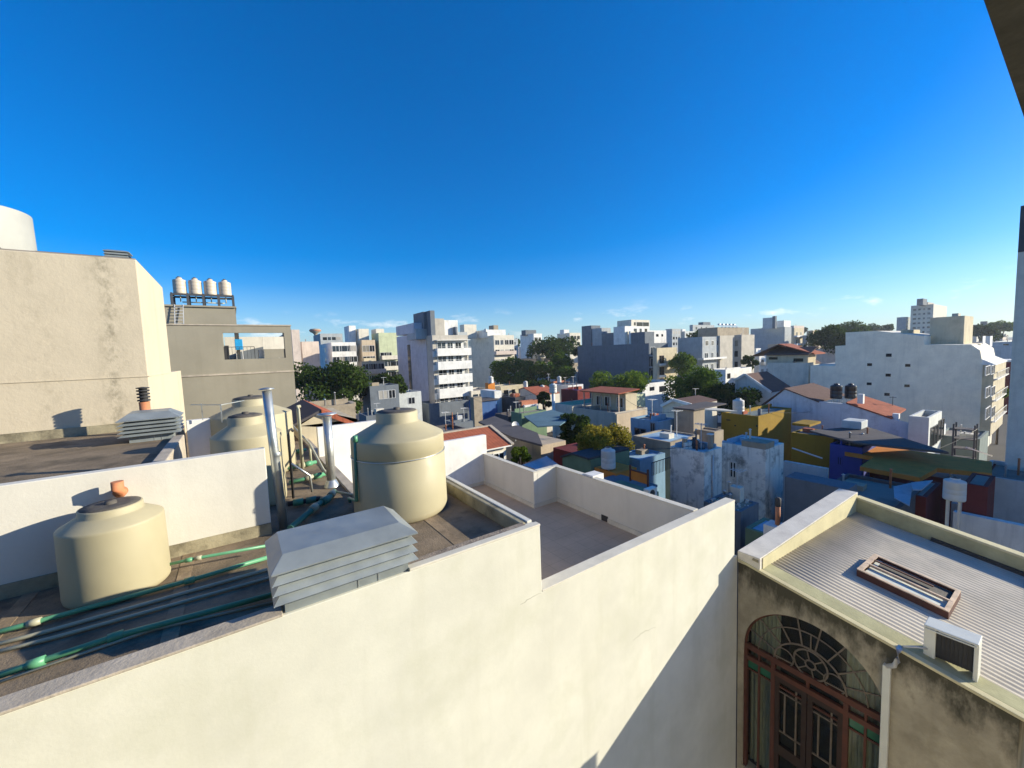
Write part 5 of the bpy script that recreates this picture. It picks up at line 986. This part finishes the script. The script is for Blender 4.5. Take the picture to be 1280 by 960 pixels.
b = bld('teal-blue flat roofed yard room left of the cement wall', 800, 575, w=29, xl=768, dx=3, mat='steelblue', roofm='skyblue', par=.1)
b = bld('tan yard wall with sloping top right of the pergola house', 771, 518, w=54, dy=.4, xr=806, mat='tan', par=0)
lw = bld('long plain grey wall house with maroon pergola on its roof', 769, 516, w=55, xl=715, dx=7, mat='greycon', par=.1)
A, D = PX(732, 501, lw.X0+1.2), PX(775, 501, lw.X0+1.2); zpb = lw.zt-.1; zpt = float(PX(755, 491, lw.X0+1)[2])
MB().box(lw.X0+2.4, lw.X0+4.8, D[1], A[1], zpb, zpt-.2).build('pergola_room', M['sand'], lw.t)
for k in range(5): y = D[1]+(A[1]-D[1])*k/4; MB().bar((lw.X0+.9, y, zpb), (lw.X0+.9, y, zpt), .14).build('pergola_post', M['oldwood'], lw.t)
MB().hexa([(lw.X0+.4, D[1]-.4, zpt), (lw.X0+5.0, D[1]-.4, zpt+.3), (lw.X0+5.0, A[1]+.4, zpt+.3), (lw.X0+.4, A[1]+.4, zpt)], [(lw.X0+.4, D[1]-.4, zpt+.14), (lw.X0+5.0, D[1]-.4, zpt+.44), (lw.X0+5.0, A[1]+.4, zpt+.44), (lw.X0+.4, A[1]+.4, zpt+.14)]).build('pergola_roof', M['clayroof'], lw.t)
pr = B(); pr.X0, pr.t = lw.X0+2.4, lw.t
for f in (.15, .5, .75): u = D[1]+(A[1]-D[1])*f; pane(pr, 'u', u-.6, u+.6, zpb+.5, zpt-.7, True, 'white')
b = bld('cream stepped house with barrel side between pergola and tree', 789, 494, w=60, xl=782, xr=806, mat='limey', par=.2); winpx(b, 'v', [(791, 499, 796, 506)])
# close yards behind the terrace
zq = -7.9; paint('canopyteal', (.10, .18, .22))
slab('flat grey-blue sheet roof just beyond the white terrace wall', [(752, 598), (772, 592), (822, 606), (801, 619)], zq, .12, 'slate', 'sheet_roof', 'roof')
b = bld('green-grey house under the flat sheet roof beyond the terrace', 803, 622, w=20.5, xl=752, xr=822, mat='greenshed', par=0)
t = T('air_conditioner', 'white outdoor air conditioner unit on the yard wall beyond the terrace', 'air conditioner', PW(813, 622, 20)); A = PW(813, 622, 20)
MB().box(A[0]-.35, A[0]+.35, A[1]-.15, A[1]+.15, A[2], A[2]+.5).build('casing', M['acwhite'], t, bevel=.02); MB().tube([(A[0]-.05, A[1]-.16, A[2]+.25), (A[0]-.05, A[1]-.15, A[2]+.25)], .2, 18).build('fan_grille', M['dark'], t)
t = T('roof_railing', 'dark iron bar railing on the low wall left of the dirty white house', 'railing', PW(822, 590, 25)); m = MB()
A, D = PW(815, 595, 24), PW(838, 586, 26.5)
for k in range(14): p = A+(D-A)*k/13; m.bar(p, p+np.array([0, 0, .8]), .025)
m.bar(A+np.array([0, 0, .8]), D+np.array([0, 0, .8]), .04); m.build('bars', M['dark'], t)
m = MB(); A, D = PW(788, 599, 23.5), PW(810, 606, 22.5); up1 = np.array([0, 0, .62]); m.hexa([A, D, D+np.array([.1, .1, 0]), A+np.array([.1, .1, 0])], [A+up1, D+up1, D+up1+np.array([.1, .1, 0]), A+up1+np.array([.1, .1, 0])]); t = T('balcony_screen', 'mustard balcony screen with red iron frame by the sheet roof', 'balcony screen', A); m.build('panel', M['mustard'], t)
for q_ in (A, D): MB().bar(q_-np.array([0, 0, .1]), q_+up1*1.4, .09).build('frame_post', M['redwood'], t)
MB().bar(A+up1*.95, D+up1*.95, .08).build('frame_rail', M['redwood'], t)
citytank('white ribbed water tank in the yard beneath the yellow-green tree', 760.5, 558.5, 585, 26, 18.5, 'tankwhite', 1.2)
b = bld('low mustard yard wall under the ribbed tank', 770, 592, w=25, xl=740, dx=2, mat='mustard', par=0)
gable_u('dark green shed with low pitched front beyond the terrace corner', 703, 572, 716, 568, 738, 575, 27, 'greenshed', 'tarroof', 4)
b = bld('dark red flat roofed house in the deep shade near the green shed', 716, 566, w=33, xl=688, dx=5, mat='maroon', roofm='maroon', par=.02)
t = T('shade_sail', 'pale blue-white shade sail stretched over a yard beyond the terrace', 'shade sail', PW(680, 582, 30)); c4 = [PZ(x, y, z) for x, y, z in ((653, 581, -8.3), (683, 570, -8.6), (703, 584, -8.2), (690, 593, -8.9))]
m = MB(); N_ = 10
gv = [[(c4[0]*(1-i/N_)+c4[1]*i/N_)*(1-j/N_)+(c4[3]*(1-i/N_)+c4[2]*i/N_)*j/N_-np.array([0, 0, .35*math.sin(math.pi*i/N_)*math.sin(math.pi*j/N_)]) for i in range(N_+1)] for j in range(N_+1)]
m.add([p for r_ in gv for p in r_], [(j*(N_+1)+i, j*(N_+1)+i+1, (j+1)*(N_+1)+i+1, (j+1)*(N_+1)+i) for j in range(N_) for i in range(N_)], 0, True); o = m.build('cloth', paint('sailcloth', (.55, .60, .66)), t); o.modifiers.new('gauge', 'SOLIDIFY').thickness = .01
for p in c4: MB().bar((p[0], p[1], G), p, .07).build('post', M['alu'], t)
slab('long dark corrugated roof running below the red tiled house', [(598, 527), (618, 520), (672, 541), (678, 556), (640, 546)], -6.9, .15, 'darksheet', 'sheet_roof', 'roof')
b = bld('tan walled house under the long dark corrugated roof', 676, 557, w=36, xl=600, dx=3, mat='tan', par=0)
t = T('satellite_dish', 'white satellite dish on the long dark roof', 'satellite dish', PW(644, 540, 38)); A = PW(644, 532, 38); MB().bar((A[0], A[1], A[2]-1.5), (A[0], A[1], A[2]), .05).build('mast', M['alu'], t)
dd = MB(); N_ = 20; n0 = -np.array(fw)*.8+np.array([.3, -.2, .4]); n0 /= np.linalg.norm(n0); e1 = np.cross(n0, [0, 0, 1]); e1 /= np.linalg.norm(e1); e2 = np.cross(n0, e1)
rr_ = [(0, 0)]+[(.15, .02), (.3, .07), (.38, .12)]; vs = [A]+[A+n0*d_+(e1*math.cos(2*math.pi*k/N_)+e2*math.sin(2*math.pi*k/N_))*r_ for r_, d_ in rr_[1:] for k in range(N_)]
dd.add(vs, [(0, 1+k, 1+(k+1) % N_) for k in range(N_)]+[(1+j*N_+k, 1+j*N_+(k+1) % N_, 1+(j+1)*N_+(k+1) % N_, 1+(j+1)*N_+k) for j in range(2) for k in range(N_)], 0, True); dd.build('dish', M['white'], t)
b = bld('small house with bare brick upper wall and white base in the middle yards', 652, 502, w=66, xl=645, xr=670, mat='brick', par=.2); c = sub(b, 'white_front', 656, 507, -.5, xr=671, mat='white', dy=.5, z0=G)
b = bld('dark flat roofed workshop left of the bare brick house', 644, 497, w=70, xl=618, xr=655, mat='tarroof', par=.3)
b = bld('house with bright blue tarpaulin front beside the tower balconies', 600, 502, w=68, xr=619, dy=4, mat='bluetarp', par=0); MB().box(b.X0-.3, b.X1+.3, b.Y0-.3, b.Y1, b.zt+.003, b.zt+.15).build('sheet_roof', M['darksheet'], b.t)
b = bld('slim weathered concrete tower wall right of the white tower', 592, 497, w=58, xl=585, xr=600, mat='concrete', par=0)
b = bld('slim white post house with narrow lit front near the blue tarpaulin', 618, 489, w=72, xr=625, dy=5, mat='white', par=0)
slab('large blue canopy roof over the yards below the pole tank', [(655, 520), (690, 512), (716, 520), (700, 531), (672, 533)], -7.6, .12, 'canopyteal', 'canopy', 'canopy')
b = bld('dark green sheet fenced house left of the blue canopy', 652, 517, w=50, xl=636, dx=4, mat='greenshed', par=.1)
b = bld('flat house with green painted roof behind the pole tank', 715, 507, w=64, xl=690, dx=9, mat='offwhite', roofm='greenroof', par=.05)
citytank('white square-ish tank on a tall pole in the middle yards', 691.5, 479, 491, 62, 9.5, 'tankwhite')
A = PW(691.5, 491, 62); m = MB().tube([(A[0], A[1], G), (A[0], A[1], A[2])], .25, 10); o = m.build('pole', M['white']); tag(o, 'white pole carrying the square-ish tank in the middle yards', 'pole')
citytank('tall pale tank on a yellow tank house near the white tower', 613.5, 470, 479, 84, 7, 'tankwhite')
b = bld('small yellow tank house carrying the tall pale tank', 610, 479, w=84, xr=617, dy=1.2, mat='mustard', par=0)
b = bld('row of low white roofs right of the tower balconies', 589, 489, w=90, xr=618, dy=8, mat='offwhite', par=.3); wins(b, 'v', 4, 1, .05, .95, .8, 3, 1.2, 1.2)
b = bld('low cream house with clutter before the dark green tree', 626, 484, w=95, xr=655, dy=7, mat='sand', par=.3); wins(b, 'v', 3, 1, .05, .95, .8, 3, 1.2, 1.2); 
t, X_, L_ = gable_u('small house with red tile roof in the middle yards under the dark trees', 650, 487, 655, 485, 672, 495, 82, 'offwhite', 'clayroof', 6)
for k, (x, y0, y1, w_) in enumerate(((657, 476, 484, 90), (678, 481, 488, 88), (699, 470, 479, 100), (607, 411, 415, 127))):
    citytank(('small white tank above the low cream house', 'small white tank between two shaded trees of the middle yards', 'white tank on a brick base before the row house', 'tiny tank on the cream apartment roof')[k], x, y0, y1, w_, 5.5 if k < 3 else 4, 'tankwhite', .8 if k < 3 else 0)
b = bld('brick based low house before the bluish row house', 694, 479, w=98, xr=712, dy=6, mat='brick', par=.2)
b = bld('low white house right of the brick based one', 710, 482, w=92, xr=728, dy=6, mat='white', par=.2)
b = bld('dark blue roofed house left of the maroon pergola', 722, 488, w=75, xl=700, xr=736, mat='maroon', roofm='ultram', par=.1)
# fillers that only close the gaps between yards (low, shaded)
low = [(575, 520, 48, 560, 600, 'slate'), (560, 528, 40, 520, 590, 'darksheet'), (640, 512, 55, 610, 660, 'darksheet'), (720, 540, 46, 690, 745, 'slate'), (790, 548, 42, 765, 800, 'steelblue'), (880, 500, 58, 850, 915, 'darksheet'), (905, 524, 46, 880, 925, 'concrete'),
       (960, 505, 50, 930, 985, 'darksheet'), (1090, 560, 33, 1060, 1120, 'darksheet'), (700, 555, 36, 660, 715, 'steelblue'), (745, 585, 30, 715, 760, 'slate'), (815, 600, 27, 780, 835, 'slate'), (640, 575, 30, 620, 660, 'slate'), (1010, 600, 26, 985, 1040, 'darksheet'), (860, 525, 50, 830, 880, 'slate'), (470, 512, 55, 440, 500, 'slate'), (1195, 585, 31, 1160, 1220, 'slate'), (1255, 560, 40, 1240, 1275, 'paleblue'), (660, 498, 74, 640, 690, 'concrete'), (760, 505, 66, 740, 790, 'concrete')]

# overhead cables between the houses
for lab, a, b_, w0, w1 in (('thin black cable from the concrete tower wall to the pole tank', (594, 497), (690, 486), 58, 62), ('thin black cable from the olive block to the long gable house', (960, 513), (1056, 500), 44, 52), ('thin black cable from the cement tower to the pergola house', (862, 512), (776, 494), 36, 58),
                           ('thin black cable from the dirty white house to the ribbed yard tank', (872, 556), (764, 556), 26, 26), ('thin black cable over the dark yard to the stair tower', (1100, 572), (1222, 536), 31, 36)):
    p, q = PW(*a, w0), PW(*b_, w1); sag = .05*float(np.linalg.norm(q-p)); m = MB().tube([p+(q-p)*k/10-np.array([0, 0, sag*4*(k/10)*(1-k/10)]) for k in range(11)], .018, 5)
    tag(m.build('overhead_cable', M['dark']), lab, 'cable', 'cables slung between the houses')
# ------------------------------------------------------------------ the far skyline: blocks and house rows fading towards the horizon
LAND = [(300, 'the taupe building'), (394, 'the water tower'), (530, 'the white tower'), (617, 'the cream flats'), (775, 'the dark slate slab'), (905, 'the modern grey house'), (965, 'the blue-shaded slab'), (1040, 'the dark pine group'), (1155, 'the grey tower'), (1270, 'the right edge slab')]
rng = random.Random(21); cand = []
TONES = [('white', 'white'), ('offwhite', 'off-white'), ('sand', 'sand coloured'), ('tan', 'tan'), ('greycon', 'grey'), ('bluegrey', 'blue-grey'), ('pinkish', 'pinkish'), ('paleblue', 'pale blue'), ('concrete', 'drab'), ('slate', 'dark slate')]
tries = 0
while len(cand) < 270 and tries < 16000:
    tries += 1
    w_ = rng.choice([rng.uniform(120, 260), rng.uniform(200, 600), rng.uniform(300, 900)]); x = rng.choice([rng.uniform(372, 1262), rng.uniform(800, 1262)])
    p = PW(x, HZ(x), w_); wx, wy = rng.uniform(6, 16), rng.uniform(7, 18)
    top = rng.triangular(-9, 9, 0)*(1 if w_ > 180 else .8)
    if w_ < 180: top = min(top, -2.5)
    f_ = (p[0], p[0]+wx, p[1], p[1]+wy)
    if any(f_[0] < q[1]+1.5 and f_[1] > q[0]-1.5 and f_[2] < q[3]+1.5 and f_[3] > q[2]-1.5 for q in FOOT): continue
    FOOT.append(f_); cand.append((x, w_, f_, top, rng.choice(TONES), rng.random()))
cand.sort(key=lambda c: c[0]); cnt = {}
ORD = ['', 'second', 'third', 'fourth', 'fifth', 'sixth', 'seventh', 'eighth', 'ninth', 'tenth', 'eleventh', 'twelfth', 'thirteenth', 'fourteenth']
for (x, w_, f_, top, (mk, word), rr) in cand:
    i = max([k for k in range(len(LAND)) if LAND[k][0] <= x]); a = LAND[i][1]; z_ = LAND[min(i+1, len(LAND)-1)][1]
    size = 'taller' if top > 1 else ('low' if top < -5 else 'middling')
    key = (i, word, size); cnt[key] = cnt.get(key, 0)+1; o_ = ORD[cnt[key]-1]
    lab = '%s %s %s far block to the right of %s' % (o_ or 'first', size, word, a)
    b = B(); b.X0, b.X1, b.Y0, b.Y1 = f_; b.zt = top
    bx(b, lab, mk, 'flatroof', G, .5, 'far_building', 'building', 'far blocks towards the horizon', None)
    n = max(2, int((b.X1-b.X0)/3.2)); rows = max(1, min(4, int((top+13)/3)))
    m_ = 'glassdark' if rr < .6 else 'glassblue'
    if rr > .15: wins(b, 'v', n, rows, .04, .96, 1.4, 3.0, 1.6, 1.5, w_ < 230, 'white' if rr > .5 else 'alu', gm=m_, skip=.12)
    if rr > .7: wins(b, 'u', 2, min(rows, 3), .1, .9, 1.6, 3.0, 1.3, 1.2, False, gm=m_)
    if rr > .3:
        hx = b.X0+(b.X1-b.X0)*.3; MB().box(hx, hx+3.2, b.Y0+2, b.Y0+5, top-.6, top+2.1).build('stair_head', M[mk if rr < .7 else 'offwhite'], b.t)
    if rr > .55:
        hx = b.X0+(b.X1-b.X0)*.72; MB().lathe(hx, b.Y0+2.5, [(.6, top-.6), (.62, top+.9), (.35, top+1.25), (.3, top+1.4), (0, top+1.4)], 12).build('roof_tank', M['tankwhite'], b.t)
    if .4 < rr < .8:
        for k in range(min(rows, 3)): balc(b, b.X0+(b.X1-b.X0)*.1, b.X0+(b.X1-b.X0)*.6, top-3.0-3*k, 'offwhite', 1.0, .8)
for k, (x, yt, yb, wp, w_, mt) in enumerate(((1100, 401, 420, 22, 260, 'leafdark'), (1228, 404, 426, 26, 200, 'leafdark'), (1250, 400, 420, 22, 240, 'leafmid'), (1080, 405, 424, 20, 300, 'leafmid'), (1215, 410, 424, 14, 300, 'leafdark'), (742, 421, 436, 18, 240, 'leafmid'), (645, 421, 436, 12, 240, 'leafdark'), (1000, 408, 418, 12, 330, 'leafdark'))):
    tree(('far dark crown left of the distant grey tower', 'far dark crown left of the right edge slab', 'far green crown touching the right edge slab', 'far green crown behind the wide pine group', 'small far dark crown right of the beige roof block', 'far green crown left of the dark slate slab', 'small far dark crown right of the cream apartments', 'small far dark crown above the tan block')[k], x, yt, yb, wp, w_, mt, 1500, .7, 9, 40+k)
# low houses between the yards, mostly in shade
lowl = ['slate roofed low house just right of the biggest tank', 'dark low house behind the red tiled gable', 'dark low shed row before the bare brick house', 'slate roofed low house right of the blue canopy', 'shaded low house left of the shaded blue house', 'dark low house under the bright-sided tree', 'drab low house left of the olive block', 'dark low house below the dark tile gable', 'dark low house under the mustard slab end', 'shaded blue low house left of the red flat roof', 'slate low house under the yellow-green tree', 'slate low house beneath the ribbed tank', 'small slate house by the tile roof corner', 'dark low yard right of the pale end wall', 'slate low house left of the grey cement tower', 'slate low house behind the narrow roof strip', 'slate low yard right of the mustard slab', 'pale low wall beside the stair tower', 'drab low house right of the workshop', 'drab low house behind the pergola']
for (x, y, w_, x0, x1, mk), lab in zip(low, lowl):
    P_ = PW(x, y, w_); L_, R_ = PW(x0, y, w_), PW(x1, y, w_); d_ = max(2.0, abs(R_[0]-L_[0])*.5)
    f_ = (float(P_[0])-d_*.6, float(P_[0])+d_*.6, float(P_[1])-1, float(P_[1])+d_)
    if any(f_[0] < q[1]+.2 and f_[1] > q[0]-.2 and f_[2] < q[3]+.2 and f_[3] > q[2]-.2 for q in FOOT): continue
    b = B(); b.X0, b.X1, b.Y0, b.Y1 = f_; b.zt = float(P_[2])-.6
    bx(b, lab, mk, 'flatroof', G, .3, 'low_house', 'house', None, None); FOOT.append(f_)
# the air over the city
hm = bpy.data.materials.new('city_air'); hm.use_nodes = True; hn = hm.node_tree; hn.nodes.clear(); ho = hn.nodes.new('ShaderNodeOutputMaterial'); hv = hn.nodes.new('ShaderNodeVolumePrincipled')
hv.inputs['Color'].default_value = (.86, .93, 1, 1); hv.inputs['Density'].default_value = .00026; hv.inputs['Anisotropy'].default_value = .2; hn.links.new(hv.outputs[0], ho.inputs['Volume'])
m = MB(); m.box(-1200, 1600, -400, 1700, G-1, 28); o = m.build('haze', hm, fix=True); tag(o, kind='stuff')
# ================================================================== LIGHT, SKY, CAMERA
AZ, EL = math.radians(120), math.radians(17)
sun = bpy.data.lights.new('sun', 'SUN'); sun.energy = 5.0; sun.angle = math.radians(.5); sun.color = (1.0, .915, .73)
so = bpy.data.objects.new('sun', sun); C.objects.link(so)
so.rotation_euler = Vector((math.sin(AZ)*math.cos(EL), math.cos(AZ)*math.cos(EL), math.sin(EL))).to_track_quat('Z', 'Y').to_euler()
wld = bpy.data.worlds.new('World'); bpy.context.scene.world = wld; wld.use_nodes = True; nt = wld.node_tree
bg = nt.nodes['Background']; sky = nt.nodes.new('ShaderNodeTexSky'); sky.sky_type = 'NISHITA'; sky.sun_disc = False
sky.sun_elevation = EL; sky.sun_rotation = AZ; sky.air_density = 1.0; sky.dust_density = .5; sky.ozone_density = 4.0; sky.altitude = 20
tc0 = nt.nodes.new('ShaderNodeTexCoord'); sz0 = nt.nodes.new('ShaderNodeSeparateXYZ'); nt.links.new(tc0.outputs['Generated'], sz0.inputs[0])
hs = nt.nodes.new('ShaderNodeHueSaturation'); nt.links.new(mathn(nt, 'ADD', mathn(nt, 'MULTIPLY', ramp(nt, sz0.outputs[2], .15, .75), .12), 1.0), hs.inputs['Value']); hs.inputs['Saturation'].default_value = 1.46; nt.links.new(sky.outputs[0], hs.inputs['Color'])
tint = nt.nodes.new('ShaderNodeMix'); tint.data_type = 'RGBA'; tint.blend_type = 'MULTIPLY'; tint.inputs[0].default_value = 1; tint.inputs[7].default_value = (.76, .91, 1.14, 1); nt.links.new(hs.outputs[0], tint.inputs[6])
tc = nt.nodes.new('ShaderNodeTexCoord'); sx = nt.nodes.new('ShaderNodeSeparateXYZ'); nt.links.new(tc.outputs['Generated'], sx.inputs[0])
cl = ramp(nt, noise(nt, tc.outputs['Generated'], 9, 7, .6, (1, 1, 3.2)), .56, .72)          # thin fair-weather cloud low over the city
band = mathn(nt, 'MULTIPLY', ramp(nt, sx.outputs[2], .03, .06), ramp(nt, sx.outputs[2], .115, .07))
cm = nt.nodes.new('ShaderNodeMix'); cm.data_type = 'RGBA'; nt.links.new(mathn(nt, 'MULTIPLY', mathn(nt, 'MULTIPLY', cl, band), .55), cm.inputs[0]); hz = nt.nodes.new('ShaderNodeMix'); hz.data_type = 'RGBA'; hz.inputs[7].default_value = (3.3, 4.7, 5.6, 1)            # pale air just above the horizon
nt.links.new(mathn(nt, 'MULTIPLY', ramp(nt, sx.outputs[2], .16, .0), .5), hz.inputs[0]); nt.links.new(tint.outputs[2], hz.inputs[6]); nt.links.new(hz.outputs[2], cm.inputs[6]); cm.inputs[7].default_value = (9, 8.6, 8.0, 1)
nt.links.new(cm.outputs[2], bg.inputs[0]); bg.inputs[1].default_value = .104
sc = bpy.context.scene
sc.view_settings.view_transform = 'Standard'; sc.view_settings.look = 'None'; sc.view_settings.exposure = .74; sc.view_settings.gamma = 1
cam = bpy.data.cameras.new('camera'); co = bpy.data.objects.new('camera', cam); C.objects.link(co)
cam.sensor_width = 36; cam.lens = F*36/1280; cam.clip_end = 6000; cam.clip_start = .05
from mathutils import Matrix
R3 = Matrix([[rt[i], up[i], -fw[i]] for i in range(3)]); co.rotation_euler = R3.to_euler(); sc.camera = co
sc.cycles.max_bounces = 6; sc.cycles.use_denoising = True
